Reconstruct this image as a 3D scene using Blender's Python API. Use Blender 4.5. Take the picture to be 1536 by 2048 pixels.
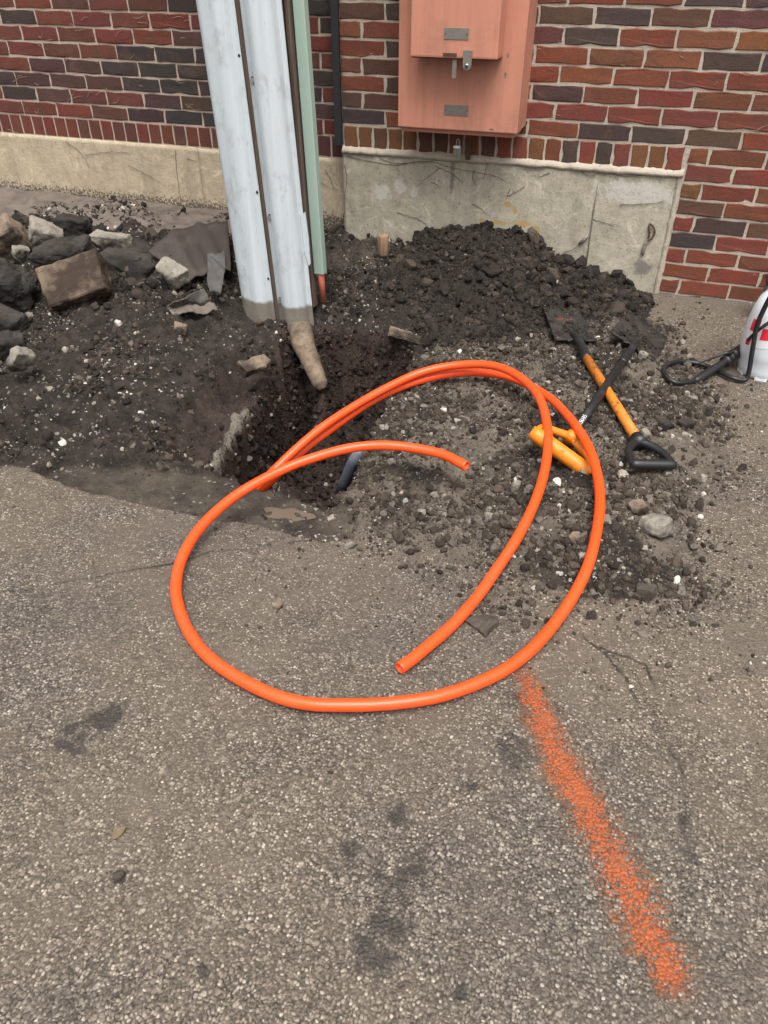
import bpy, bmesh, math, random
import numpy as np
from mathutils import Vector, Matrix, Euler

# ------------------------------------------------------------------ camera, sky, sun, exposure
SC = bpy.context.scene
COL = SC.collection
for o in list(bpy.data.objects):
    bpy.data.objects.remove(o)
CAM = np.array([0.564, -3.623, 1.293])
ROT = np.array([[0.9482, 0.3177, 0.0], [-0.1891, 0.5644, 0.8036], [-0.2553, 0.7619, -0.5952]])
FPX = 1527.1
cam_data = bpy.data.cameras.new('camera')
cam_data.sensor_fit = 'VERTICAL'
cam_data.sensor_height = 36.0
cam_data.lens = FPX / 2048 * 36.0
cam_data.clip_start = 0.05
cam_data.clip_end = 200
cam = bpy.data.objects.new('camera', cam_data)
COL.objects.link(cam)
r_, u_, f_ = [Vector(v).normalized() for v in ROT]
cam.matrix_world = Matrix(((r_.x, u_.x, -f_.x, CAM[0]), (r_.y, u_.y, -f_.y, CAM[1]), (r_.z, u_.z, -f_.z, CAM[2]), (0, 0, 0, 1)))
SC.camera = cam

SUN_EL, SUN_AZ = math.radians(66), math.radians(155)
world = bpy.data.worlds.new('World')
SC.world = world
world.use_nodes = True
wn = world.node_tree
bg = wn.nodes['Background']
sky = wn.nodes.new('ShaderNodeTexSky')
sky.sky_type = 'NISHITA'
sky.sun_disc = False
sky.sun_elevation = SUN_EL
sky.sun_rotation = SUN_AZ
sky.dust_density = 6.0
sky.ozone_density = 0.5
hsv = wn.nodes.new('ShaderNodeHueSaturation')       # an overcast sky is grey, not blue
hsv.inputs['Saturation'].default_value = 0.12
wn.links.new(sky.outputs[0], hsv.inputs['Color'])
wn.links.new(hsv.outputs[0], bg.inputs[0])
bg.inputs[1].default_value = 0.12
sun_data = bpy.data.lights.new('sun', 'SUN')
sun_data.energy = 1.45
sun_data.angle = math.radians(32)
sun_data.color = (1.0, 0.96, 0.9)
sun = bpy.data.objects.new('sun', sun_data)
COL.objects.link(sun)
d_ = Vector((math.sin(SUN_AZ) * math.cos(SUN_EL), math.cos(SUN_AZ) * math.cos(SUN_EL), math.sin(SUN_EL)))
sun.rotation_euler = (-d_).to_track_quat('-Z', 'Y').to_euler()
SC.view_settings.view_transform = 'Standard'
SC.view_settings.look = 'None'
SC.view_settings.exposure = 0.88
SC.view_settings.gamma = 1.0
SC.view_settings.use_curve_mapping = False

random.seed(7)
RNG = np.random.default_rng(11)


def ray(px, py):
    return ROT.T @ np.array([(px - 768) / FPX, -(py - 1024) / FPX, 1.0])


def G(px, py, z=0.0):
    d = ray(px, py)
    return CAM + d * ((z - CAM[2]) / d[2])


def W(px, py, y=0.0):
    d = ray(px, py)
    return CAM + d * ((y - CAM[1]) / d[1])


# ------------------------------------------------------------------ object helpers
def tag(o, label=None, cat=None, group=None, kind=None):
    if label: o['label'] = label
    if cat: o['category'] = cat
    if group: o['group'] = group
    if kind: o['kind'] = kind
    return o


def link(name, me, mat=None, parent=None, smooth=False):
    o = bpy.data.objects.new(name, me)
    COL.objects.link(o)
    if mat is not None and not me.materials:
        me.materials.append(mat)
    if parent is not None:
        o.parent = parent
    if smooth:
        me.polygons.foreach_set('use_smooth', [True] * len(me.polygons))
    return o


def empty(name, loc=(0, 0, 0)):
    o = bpy.data.objects.new(name, None)
    o.empty_display_size = 0.05
    o.location = loc
    COL.objects.link(o)
    return o


def pymesh(name, verts, faces):
    me = bpy.data.meshes.new(name)
    me.from_pydata([tuple(v) for v in verts], [], faces)
    me.update()
    return me


def npmesh(name, V, F, attrs=None, cols=None, smooth=True):
    """V (n,3), F (m,k) arrays -> mesh"""
    V = np.ascontiguousarray(V, np.float32)
    F = np.ascontiguousarray(F, np.int32)
    me = bpy.data.meshes.new(name)
    k = F.shape[1]
    me.vertices.add(len(V))
    me.vertices.foreach_set('co', V.ravel())
    me.loops.add(F.size)
    me.loops.foreach_set('vertex_index', F.ravel())
    me.polygons.add(len(F))
    me.polygons.foreach_set('loop_start', np.arange(0, F.size, k, dtype=np.int32))
    me.polygons.foreach_set('loop_total', np.full(len(F), k, np.int32))
    me.polygons.foreach_set('use_smooth', np.full(len(F), smooth))
    me.update(calc_edges=True)
    for n, a in (attrs or {}).items():
        at = me.attributes.new(n, 'FLOAT', 'POINT')
        at.data.foreach_set('value', np.ascontiguousarray(a, np.float32).ravel())
    if cols is not None:
        at = me.attributes.new('col', 'FLOAT_COLOR', 'POINT')
        c = np.ones((len(V), 4), np.float32)
        c[:, :3] = cols
        at.data.foreach_set('color', c.ravel())
    return me


def bm_mesh(name, bm):
    me = bpy.data.meshes.new(name)
    bmesh.ops.recalc_face_normals(bm, faces=bm.faces)
    bm.to_mesh(me)
    bm.free()
    return me


def box_bm(bm, x0, x1, y0, y1, z0, z1, bevel=0.0, seg=2):
    r = bmesh.ops.create_cube(bm, size=1)
    vs = r['verts']
    for v in vs:
        v.co = Vector((x0 + (v.co.x + .5) * (x1 - x0), y0 + (v.co.y + .5) * (y1 - y0), z0 + (v.co.z + .5) * (z1 - z0)))
    if bevel:
        es = list({e for v in vs for e in v.link_edges})
        bmesh.ops.bevel(bm, geom=es, offset=bevel, segments=seg, affect='EDGES', profile=.7)
    return vs


def box(name, x0, x1, y0, y1, z0, z1, mat, parent=None, bevel=0.002, seg=2):
    bm = bmesh.new()
    box_bm(bm, x0, x1, y0, y1, z0, z1, bevel, seg)
    return link(name, bm_mesh(name, bm), mat, parent)


def catmull(pts, n=12, closed=False):
    P = [np.array(p, float) for p in pts]
    P = [2 * P[0] - P[1]] + P + [2 * P[-1] - P[-2]]
    out = []
    for i in range(1, len(P) - 2):
        p0, p1, p2, p3 = P[i - 1:i + 3]
        for k in range(n):
            t = k / n
            out.append(.5 * ((2 * p1) + (p2 - p0) * t + (2 * p0 - 5 * p1 + 4 * p2 - p3) * t * t + (3 * p1 - p0 - 3 * p2 + p3) * t ** 3))
    out.append(P[-2])
    return np.array(out)


def tube_geo(path, rad, seg=12, cap=True, hollow=0.0):
    path = np.asarray(path, float)
    n = len(path)
    rad = np.broadcast_to(np.asarray(rad, float), (n,))
    T = np.gradient(path, axis=0)
    T /= np.linalg.norm(T, axis=1)[:, None] + 1e-12
    nrm = np.cross(T[0], [0, 0, 1.0])
    if np.linalg.norm(nrm) < 1e-4:
        nrm = np.cross(T[0], [1.0, 0, 0])
    nrm /= np.linalg.norm(nrm)
    V, F = [], []
    a = np.linspace(0, 2 * math.pi, seg, endpoint=False)
    rings = []
    for i in range(n):
        nrm = nrm - T[i] * (nrm @ T[i])
        nrm /= np.linalg.norm(nrm)
        b = np.cross(T[i], nrm)
        rings.append((nrm, b))
        V.append(path[i] + rad[i] * (np.cos(a)[:, None] * nrm + np.sin(a)[:, None] * b))
    V = list(np.concatenate(V))
    for i in range(n - 1):
        for k in range(seg):
            k2 = (k + 1) % seg
            F.append((i * seg + k, i * seg + k2, (i + 1) * seg + k2, (i + 1) * seg + k))
    if cap:
        for e, i in ((0, 0), (1, n - 1)):
            ring = [i * seg + k for k in range(seg)]
            if hollow:
                nr, b = rings[i]
                s = len(V)
                dirn = T[i] if e == 0 else -T[i]
                for k in range(seg):
                    V.append(path[i] + hollow * rad[i] * (math.cos(a[k]) * nr + math.sin(a[k]) * b))
                for k in range(seg):
                    V.append(path[i] + dirn * rad[i] * 2.5 + hollow * rad[i] * (math.cos(a[k]) * nr + math.sin(a[k]) * b))
                for k in range(seg):
                    k2 = (k + 1) % seg
                    q = (ring[k], ring[k2], s + k2, s + k)
                    q2 = (s + k, s + k2, s + seg + k2, s + seg + k)
                    F.append(q[::-1] if e == 0 else q)
                    F.append(q2[::-1] if e == 0 else q2)
                F.append(tuple(s + seg + k for k in range(seg)))
            else:
                F.append(tuple(ring[::-1] if e == 0 else ring))
    return V, F


def tube(name, path, rad, mat, parent=None, seg=12, hollow=0.0, smooth=True):
    V, F = tube_geo(path, rad, seg, True, hollow)
    o = link(name, pymesh(name, V, F), mat, parent, smooth)
    return o


def lathe(name, prof, seg, mat, parent=None, smooth=True, loc=(0, 0, 0)):
    V, F = [], []
    for r, z in prof:
        for k in range(seg):
            a = 2 * math.pi * k / seg
            V.append((loc[0] + r * math.cos(a), loc[1] + r * math.sin(a), loc[2] + z))
    for i in range(len(prof) - 1):
        for k in range(seg):
            k2 = (k + 1) % seg
            F.append((i * seg + k, i * seg + k2, (i + 1) * seg + k2, (i + 1) * seg + k))
    F.append(tuple(range(seg))[::-1])
    F.append(tuple((len(prof) - 1) * seg + k for k in range(seg)))
    return link(name, pymesh(name, V, F), mat, parent, smooth)


# ------------------------------------------------------------------ numpy noise
_perm = np.random.default_rng(3).permutation(512)
_perm = np.concatenate([_perm, _perm])
_ang = np.random.default_rng(4).uniform(0, 2 * math.pi, 1024)


def perlin(x, y, seed=0):
    xi = np.floor(x).astype(int)
    yi = np.floor(y).astype(int)
    xf, yf = x - xi, y - yi

    def g(ix, iy, dx, dy):
        h = _perm[(_perm[(ix + seed * 37) % 512] + iy) % 512]
        a = _ang[h]
        return np.cos(a) * dx + np.sin(a) * dy
    u = xf ** 3 * (xf * (xf * 6 - 15) + 10)
    v = yf ** 3 * (yf * (yf * 6 - 15) + 10)
    a = g(xi, yi, xf, yf)
    b = g(xi + 1, yi, xf - 1, yf)
    c = g(xi, yi + 1, xf, yf - 1)
    d = g(xi + 1, yi + 1, xf - 1, yf - 1)
    return ((a + (b - a) * u) + ((c + (d - c) * u) - (a + (b - a) * u)) * v) * 1.4


def fbm(x, y, sc, oc=4, seed=0, gain=.5):
    s = 0
    a = 1.0
    for i in range(oc):
        s = s + a * perlin(x * sc, y * sc, seed + i)
        a *= gain
        sc *= 2.03
    return s


def lumps(x, y, sc, seed=0, rmin=.35, rmax=.8):
    """rounded, irregular crumbs: tallest of the domes of the nearby jittered cells, 0..1"""
    x, y = x * sc, y * sc
    xi, yi = np.floor(x).astype(int), np.floor(y).astype(int)
    out = np.zeros(x.shape)
    for ox in (-1, 0, 1):
        for oy in (-1, 0, 1):
            cx, cy = xi + ox, yi + oy
            h = _perm[(_perm[(cx + seed * 31) % 512] + cy) % 512]
            a, b, c, d = (_ang[(h + k) % 512] / 6.2832 for k in (0, 101, 203, 307))
            r = rmin + (rmax - rmin) * c * c
            ux, uy = x - cx - a, y - cy - b
            st = .6 + .8 * d
            dd = (ux * ux * st + uy * uy / st) / (r * r)
            out = np.maximum(out, np.sqrt(np.clip(1 - dd, 0, 1)) * (.35 + .65 * c))
    return out


def sst(a, b, x):
    t = np.clip((x - a) / (b - a), 0, 1)
    return t * t * (3 - 2 * t)


def poly_sd(x, y, P):
    """signed distance, positive inside"""
    P = np.asarray(P, float)
    d = np.full(x.shape, 1e9)
    ins = np.zeros(x.shape, bool)
    n = len(P)
    for i in range(n):
        a, b = P[i], P[(i + 1) % n]
        e = b - a
        t = np.clip(((x - a[0]) * e[0] + (y - a[1]) * e[1]) / (e @ e), 0, 1)
        d = np.minimum(d, np.hypot(x - a[0] - t * e[0], y - a[1] - t * e[1]))
        c = ((a[1] > y) != (b[1] > y)) & (x < (b[0] - a[0]) * (y - a[1]) / (b[1] - a[1] + 1e-12) + a[0])
        ins ^= c
    return np.where(ins, d, -d)


def line_sd(x, y, P):
    P = np.asarray(P, float)
    d = np.full(x.shape, 9.0)
    for i in range(len(P) - 1):
        a, b = P[i], P[i + 1]
        e = b - a
        t = np.clip(((x - a[0]) * e[0] + (y - a[1]) * e[1]) / (e @ e), 0, 1)
        q = np.hypot(x - a[0] - t * e[0], y - a[1] - t * e[1])
        q = np.where(e[0] * (y - a[1]) - e[1] * (x - a[0]) < 0, -q, q)
        d = np.where(np.abs(q) < np.abs(d), q, d)
    return d


# ------------------------------------------------------------------ node helper
class NT:
    def __init__(self, name):
        self.m = bpy.data.materials.new(name)
        self.m.use_nodes = True
        self.t = self.m.node_tree
        self.b = self.t.nodes['Principled BSDF']
        self.tc = self.t.nodes.new('ShaderNodeTexCoord')

    def n(self, typ, **kw):
        nd = self.t.nodes.new('ShaderNode' + typ)
        for k, v in kw.items():
            setattr(nd, k, v)
        return nd

    def l(self, a, b):
        self.t.links.new(a, b)

    def put(self, sock, v):
        if hasattr(v, 'is_output'):
            self.l(v, sock)
        elif isinstance(v, (tuple, list)) and len(v) == 3 and sock.type == 'RGBA':
            sock.default_value = (*v, 1)
        else:
            sock.default_value = v

    def noise(self, sc, det=4, rough=.55, vec=None, out=0, dist=0.0):
        nd = self.n('TexNoise')
        nd.inputs['Scale'].default_value = sc
        nd.inputs['Detail'].default_value = det
        nd.inputs['Roughness'].default_value = rough
        nd.inputs['Distortion'].default_value = dist
        self.l(vec if vec is not None else self.tc.outputs['Object'], nd.inputs['Vector'])
        return nd.outputs[out]

    def vor(self, sc, feature='F1', vec=None, rand=1.0):
        nd = self.n('TexVoronoi', feature=feature)
        nd.inputs['Scale'].default_value = sc
        nd.inputs['Randomness'].default_value = rand
        self.l(vec if vec is not None else self.tc.outputs['Object'], nd.inputs['Vector'])
        return nd

    def ramp(self, fac, stops, interp='LINEAR'):
        nd = self.n('ValToRGB')
        cr = nd.color_ramp
        cr.interpolation = interp
        while len(cr.elements) < len(stops):
            cr.elements.new(0.5)
        for e, (p, c) in zip(cr.elements, stops):
            e.position = p
            e.color = (*c, 1) if isinstance(c, (tuple, list)) else (c, c, c, 1)
        self.put(nd.inputs[0], fac)
        return nd.outputs[0]

    def mix(self, fac, a, b, mode='MIX'):
        nd = self.n('Mix', data_type='RGBA', blend_type=mode)
        self.put(nd.inputs[0], fac)
        self.put(nd.inputs[6], a)
        self.put(nd.inputs[7], b)
        return nd.outputs[2]

    def math(self, op, a, b=0.0, clamp=False):
        nd = self.n('Math', operation=op, use_clamp=clamp)
        self.put(nd.inputs[0], a)
        self.put(nd.inputs[1], b)
        return nd.outputs[0]

    def attr(self, name, out='Fac'):
        nd = self.n('Attribute', attribute_name=name)
        return nd.outputs[out]

    def bump(self, h, strength, dist, prev=None):
        nd = self.n('Bump')
        nd.inputs['Strength'].default_value = strength
        nd.inputs['Distance'].default_value = dist
        self.put(nd.inputs['Height'], h)
        if prev is not None:
            self.l(prev, nd.inputs['Normal'])
        return nd.outputs[0]

    def mapping(self, scale=(1, 1, 1), src=None):
        nd = self.n('Mapping')
        nd.inputs['Scale'].default_value = scale
        self.l(src if src is not None else self.tc.outputs['Object'], nd.inputs['Vector'])
        return nd.outputs[0]

    def done(self, col=None, rough=None, normal=None, metal=None, spec=None):
        if col is not None: self.put(self.b.inputs['Base Color'], col)
        if rough is not None: self.put(self.b.inputs['Roughness'], rough)
        if normal is not None: self.l(normal, self.b.inputs['Normal'])
        if metal is not None: self.put(self.b.inputs['Metallic'], metal)
        if spec is not None: self.put(self.b.inputs['Specular IOR Level'], spec)
        return self.m


# ------------------------------------------------------------------ materials
def mat_ground():
    k = NT('asphalt and soil')
    P = k.tc.outputs['Object']
    warp = k.noise(30, 2, out=1)
    vv = k.n('VectorMath', operation='MULTIPLY_ADD')
    k.l(warp, vv.inputs[0]); vv.inputs[1].default_value = (.012, .012, .012); k.l(P, vv.inputs[2])
    wv = vv.outputs[0]
    v1 = k.vor(172, vec=wv)
    v2 = k.vor(310, vec=wv)
    sep = k.n('SeparateColor'); k.l(v1.outputs['Color'], sep.inputs[0])
    sep2 = k.n('SeparateColor'); k.l(v2.outputs['Color'], sep2.inputs[0])
    v3 = k.vor(88, vec=wv)
    sep3 = k.n('SeparateColor'); k.l(v3.outputs['Color'], sep3.inputs[0])
    big = k.noise(2.2, 4)
    mid = k.noise(11, 4)
    # aggregate stones of different greys and buffs in a dark binder
    stone = k.ramp(sep.outputs[0], [(0, (.06, .051, .042)), (.3, (.13, .111, .089)), (.65, (.21, .182, .148)), (.88, (.29, .253, .207)), (1, (.44, .40, .34))])
    stone2 = k.ramp(sep2.outputs[1], [(0, (.05, .042, .035)), (.6, (.15, .129, .105)), (1, (.32, .28, .23))])
    edge = k.ramp(v1.outputs['Distance'], [(.38, 1.0), (.62, 0.0)])
    asp = k.mix(edge, k.mix(.55, stone2, (.028, .023, .019)), stone)
    coarse = k.math('MULTIPLY', k.ramp(sep3.outputs[1], [(.74, 0.0), (.78, 1.0)]), k.ramp(v3.outputs['Distance'], [(.33, 1.0), (.48, 0.0)]))
    asp = k.mix(coarse, asp, k.ramp(sep3.outputs[0], [(0, (.07, .059, .048)), (.6, (.17, .146, .118)), (1, (.33, .295, .245))]))
    worn = k.ramp(k.noise(5.5, 5, .65, dist=.6), [(.5, 0.0), (.68, .6)])
    asp = k.mix(worn, asp, k.mix(.6, asp, (.06, .051, .043)))
    film = k.ramp(k.math('ADD', k.math('MULTIPLY', big, .6), k.math('MULTIPLY', mid, .4)), [(.42, 0.0), (.62, 0.8)])
    film = k.math('ADD', film, k.math('MULTIPLY', k.attr('smear'), k.ramp(k.noise(6, 5, .65), [(.38, 0.0), (.6, 1.0)])), True)
    peek = k.math('MULTIPLY', k.ramp(sep.outputs[0], [(.72, 0.0), (.8, 1.0)]), edge)      # tops of pale stones stay clear of the mud film
    film = k.math('MULTIPLY', film, k.math('SUBTRACT', 1.0, k.math('MULTIPLY', peek, .85)))
    asp = k.mix(k.math('MULTIPLY', film, .72), asp, k.mix(mid, (.080, .066, .052), (.145, .121, .097)))
    tone = k.ramp(k.noise(1.1, 3), [(.3, (.86, .85, .87)), (.7, (1.16, 1.10, 1.02))])
    asp = k.mix(1.0, asp, tone, 'MULTIPLY')
    # tar and mud stains
    st = k.math('ADD', k.attr('stain'), k.math('MULTIPLY', k.math('SUBTRACT', k.noise(34, 6, .72), .5), 2.4))
    asp = k.mix(k.math('MULTIPLY', k.ramp(st, [(.28, 0.0), (.7, 1.0)]), .88), asp, (.038, .0335, .030))
    # cracks
    cr = k.math('ADD', k.attr('crack'), k.math('MULTIPLY', k.math('SUBTRACT', k.noise(16, 5, .7), .5), .035))
    crm = k.ramp(k.math('ABSOLUTE', cr), [(.0, 1.0), (.0022, .9), (.0050, 0.0)])
    crm = k.math('MULTIPLY', crm, k.ramp(k.noise(7, 3), [(.4, .15), (.6, 1.0)]))
    asp = k.mix(crm, asp, (.025, .021, .018))
    # soil
    sn = k.noise(14, 6, .65)
    sn2 = k.noise(90, 4, .6)
    soil = k.mix(k.ramp(sn, [(.35, 0.0), (.68, 1.0)]), (.009, .0075, .0065), (.048, .038, .030))
    soil = k.mix(k.math('MULTIPLY', sn2, .5), soil, (.030, .025, .021))
    dry = k.math('ADD', k.attr('pale'), k.math('MULTIPLY', k.math('SUBTRACT', k.noise(12, 5, .65), .5), .9))
    soil = k.mix(k.ramp(dry, [(.2, 0.0), (.9, 1.0)]), soil, k.mix(sn2, (.062, .05, .038), (.185, .155, .122)))
    red = k.attr('red')
    soil = k.mix(red, soil, k.mix(sn, (.016, .0105, .009), (.062, .041, .033)))
    fleck = k.vor(120)
    sf = k.n('SeparateColor'); k.l(fleck.outputs['Color'], sf.inputs[0])
    fl = k.math('MULTIPLY', k.ramp(sf.outputs[0], [(.955, 0.0), (.97, 1.0)]), k.attr('grit'))
    soil = k.mix(fl, soil, k.mix(sf.outputs[1], (.16, .145, .12), (.48, .45, .4)))
    m = k.math('ADD', k.attr('mud'), k.math('MULTIPLY', k.math('SUBTRACT', k.noise(17, 6, .7), .5), .9))
    mm = k.ramp(m, [(.42, 0.0), (.58, 1.0)])
    c = k.mix(mm, asp, soil)
    # broken concrete / asphalt layer exposed in the side of the pit
    cn = k.math('ADD', k.attr('conc'), k.math('MULTIPLY', k.math('SUBTRACT', k.noise(24, 5, .7), .5), 1.3))
    cm = k.ramp(cn, [(.5, 0.0), (.66, 1.0)])
    c = k.mix(cm, c, k.mix(k.noise(60, 5, .7), (.035, .029, .023), (.24, .215, .175)))
    nb = k.bump(k.math('MULTIPLY', k.math('SUBTRACT', 1.0, v1.outputs['Distance']), k.math('SUBTRACT', 1.0, k.math('MULTIPLY', film, .55))), .85, .004)
    nb = k.bump(k.math('SUBTRACT', k.math('MULTIPLY', k.noise(55, 5, .7), 1.0), k.math('MULTIPLY', crm, .8)), .5, .009, nb)
    rough = k.mix(mm, k.ramp(mid, [(.3, .46), (.7, .74)]), (.9, .9, .9))
    return k.done(c, rough, nb, spec=.22)


def mat_clod(name, rough=.9):
    k = NT(name)
    c = k.mix(.75, k.attr('col', 'Color'), k.mix(k.noise(160, 4, .7), (.3, .3, .3), (1.5, 1.45, 1.4)), 'MULTIPLY')
    return k.done(c, rough, k.bump(k.noise(130, 4, .7), .7, .004), spec=.25)


def mat_soil():
    k = NT('dark topsoil')
    sn = k.noise(9, 6, .65)
    c = k.mix(sn, (.015, .0125, .0105), (.062, .050, .040))
    c = k.mix(k.math('MULTIPLY', k.noise(70, 5, .65), .55), c, (.028, .023, .02))
    f = k.vor(240)
    sf = k.n('SeparateColor'); k.l(f.outputs['Color'], sf.inputs[0])
    c = k.mix(k.ramp(sf.outputs[0], [(.985, 0.0), (.99, .6)]), c, (.25, .23, .2))
    b = k.bump(k.noise(45, 6, .7), 1.0, .02)
    b = k.bump(k.noise(190, 4, .7), .7, .005, b)
    return k.done(c, .92, b, spec=.2)


def mat_brick(name, dirt=.35, attr=False):
    k = NT(name)
    if attr:
        base = k.attr('col', 'Color')
        rnd = k.noise(1.7, 2)
    else:
        oi = k.n('ObjectInfo')
        base = oi.outputs['Color']
        rnd = oi.outputs['Random']
    geo = k.n('NewGeometry')
    Pw = geo.outputs['Position']
    blot = k.noise(16, 4, .6, vec=Pw)
    fine = k.noise(140, 4, .7, vec=Pw)
    c = k.mix(k.ramp(blot, [(.42, 0.0), (.7, .75)]), base, k.mix(.5, base, (.055, .04, .036)))
    c = k.mix(k.ramp(k.noise(11, 3, .6, vec=Pw), [(.55, 0.0), (.75, .35)]), c, (.16, .075, .045))
    c = k.mix(.6, c, k.ramp(fine, [(.2, (.45, .45, .45)), (.8, (1.5, 1.5, 1.5))]), 'MULTIPLY')
    # old mortar smears and dried tendrils left as pale scratches
    st = k.mapping((60, 60, 22), Pw)
    scr = k.ramp(k.noise(1.0, 5, .75, vec=st, dist=1.2), [(.66, 0.0), (.74, .3)])
    c = k.mix(scr, c, (.42, .33, .27))
    b = k.bump(k.noise(75, 5, .7, vec=Pw), .55, .004)
    return k.done(c, .82, b, spec=.3)


def mat_mortar(name, c0, c1):
    k = NT(name)
    c = k.mix(k.noise(9, 5, .65), c0, c1)
    c = k.mix(k.ramp(k.noise(40, 5, .7), [(.56, 0.0), (.75, .55)]), c, (.13, .11, .09))
    return k.done(c, .95, k.bump(k.noise(110, 5, .75), .8, .006), spec=.1)


def mat_concrete(name, c0, c1, white=False, speck=True):
    k = NT(name)
    P = k.tc.outputs['Object']
    c = k.mix(k.noise(3.5, 6, .65), c0, c1)
    c = k.mix(k.ramp(k.noise(28, 5, .7), [(.35, 0.0), (.75, .45)]), c, tuple(v * .66 for v in c0))
    vst = k.mapping((9, 9, 1.2))
    c = k.mix(k.ramp(k.noise(1.4, 5, .7, vec=vst), [(.5, 0.0), (.75, .45)]), c, tuple(v * .45 for v in c0))
    c = k.mix(k.ramp(k.noise(95, 3, .7), [(.60, 0.0), (.68, .7)]), c, (.09, .078, .062))
    c = k.mix(k.ramp(k.noise(13, 6, .72, dist=.8), [(.47, 0.0), (.7, .5)]), c, tuple(v * .55 for v in c0))
    c = k.mix(k.ramp(k.noise(9, 6, .75, dist=1.5), [(.56, 0.0), (.7, .5)]), c, tuple(min(1, v * 1.35) for v in c1))
    c = k.mix(k.ramp(k.noise(34, 4, .75), [(.66, 0.0), (.72, .5)]), c, (.6, .58, .52))
    sx = k.n('SeparateXYZ'); k.l(P, sx.inputs[0])
    if speck:       # soil splashed up along the foot
        lim = k.attr('foot')
        s = k.ramp(k.math('ADD', k.math('MULTIPLY', lim, 1.0), k.math('MULTIPLY', k.noise(80, 5, .75), .9)), [(.92, 0.0), (1.08, .9)])
        c = k.mix(s, c, (.06, .05, .042))
    if white:
        for nm, colr, mx, am in (('white', (.60, .59, .56), .45, 2.6), ('yellow', (.36, .235, .07), .75, 1.3), ('grey', (.14, .135, .13), .7, 2.2)):
            s = k.math('ADD', k.attr(nm), k.math('MULTIPLY', k.math('SUBTRACT', k.noise(26, 6, .75), .5), am))
            c = k.mix(k.math('MULTIPLY', k.ramp(s, [(.42, 0.0), (.8, 1.0)]), mx), c, colr)
    b = k.bump(k.noise(60, 6, .7), .5, .006)
    pit = k.vor(55)
    b = k.bump(k.ramp(pit.outputs['Distance'], [(.0, 0.0), (.18, 1.0)]), .35, .004, b)
    return k.done(c, .9, b, spec=.2)


def mat_paint(name, base, dirt, rough=.5, streak=.5, dirt_amt=.6, scale=1.0):
    k = NT(name)
    vst = k.mapping((30 * scale, 30 * scale, 1.6 * scale))
    s = k.ramp(k.noise(1.0, 5, .65, vec=vst), [(.45, 0.0), (.75, streak)])
    c = k.mix(s, base, tuple(b * .62 + d * .25 for b, d in zip(base, dirt)))
    c = k.mix(k.math('MULTIPLY', k.ramp(k.noise(6 * scale, 6, .7), [(.5, 0.0), (.78, 1.0)]), dirt_amt), c, dirt)
    c = k.mix(k.ramp(k.noise(75, 4, .7), [(.68, 0.0), (.74, .6)]), c, dirt)
    return k.done(c, k.ramp(k.noise(12, 4), [(.3, rough - .1), (.7, rough + .15)]), k.bump(k.noise(40, 4, .6), .12, .003))


def mat_plain(name, c, rough=.5, metal=0.0, var=.35, bump=.2, sc=40, spec=.5):
    k = NT(name)
    a = tuple(max(0, v * (1 - var)) for v in c)
    b = tuple(min(1, v * (1 + var)) for v in c)
    cc = k.mix(k.noise(sc, 5, .65), a, b)
    return k.done(cc, rough, k.bump(k.noise(sc * 2.5, 4, .65), bump, .003), metal, spec)


def mat_dirty(name, c, dirt, lo=.52, hi=.66, rough=.45, sc=18, bump=.15, amt=.9):
    k = NT(name)
    d = k.math('MULTIPLY', k.ramp(k.noise(sc, 6, .7), [(lo, 0.0), (hi, 1.0)]), amt)
    c0 = k.mix(k.noise(7, 3), tuple(v * .88 for v in c), tuple(min(1, v * 1.1) for v in c))
    return k.done(k.mix(d, c0, dirt), k.mix(d, (rough,) * 3, (.9, .9, .9)), k.bump(k.noise(sc * 4, 4, .7), bump, .003))


def mat_guard():
    k = NT('weathered pale metal guard')
    vst = k.mapping((45, 45, 1.2))
    s = k.noise(1.0, 5, .65, vec=vst)
    c = k.mix(k.ramp(s, [(.35, 0.0), (.75, 1.0)]), (.53, .578, .60), (.44, .485, .51))
    sm = k.ramp(k.noise(13, 6, .72, vec=k.mapping((1, 1, .55))), [(.52, 0.0), (.70, .7)])
    c = k.mix(sm, c, (.30, .305, .31))
    c = k.mix(k.ramp(k.noise(70, 4, .75, vec=k.mapping((1, 1, .3))), [(.66, 0.0), (.73, .7)]), c, (.16, .15, .15))
    ft = k.math('ADD', k.attr('foot'), k.math('MULTIPLY', k.math('SUBTRACT', k.noise(12, 5, .6), .5), .35))
    c = k.mix(k.ramp(ft, [(.45, 0.0), (.56, 1.0)]), c, k.mix(k.noise(40, 5, .7), (.10, .085, .07), (.26, .24, .20)))
    return k.done(c, .55, k.bump(s, .12, .003), .0, .4)


def mat_orange():
    k = NT('bright orange conduit plastic')
    c = k.mix(k.noise(5, 4), (.86, .070, .008), (.93, .092, .012))
    dust = k.math('MULTIPLY', k.ramp(k.noise(4, 5, .7), [(.45, 0.0), (.7, 1.0)]), k.ramp(k.noise(55, 5, .75), [(.40, 0.0), (.72, .6)]))
    c = k.mix(dust, c, (.40, .12, .055))
    speck = k.math('MULTIPLY', k.ramp(k.noise(70, 4, .8), [(.66, 0.0), (.71, .9)]), k.ramp(k.noise(3.2, 3), [(.45, 0.0), (.6, 1.0)]))
    c = k.mix(speck, c, (.09, .03, .015))
    return k.done(c, k.mix(dust, (.36,) * 3, (.7,) * 3), k.bump(k.noise(30, 5, .7), .10, .004))


def mat_wood(name, c0, c1, sc=(60, 60, 2)):
    k = NT(name)
    v = k.mapping(sc)
    g = k.noise(1.0, 6, .7, vec=v, dist=.4)
    return k.done(k.mix(k.ramp(g, [(.3, 0.0), (.7, 1.0)]), c0, c1), .85, k.bump(g, .8, .004))


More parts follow.
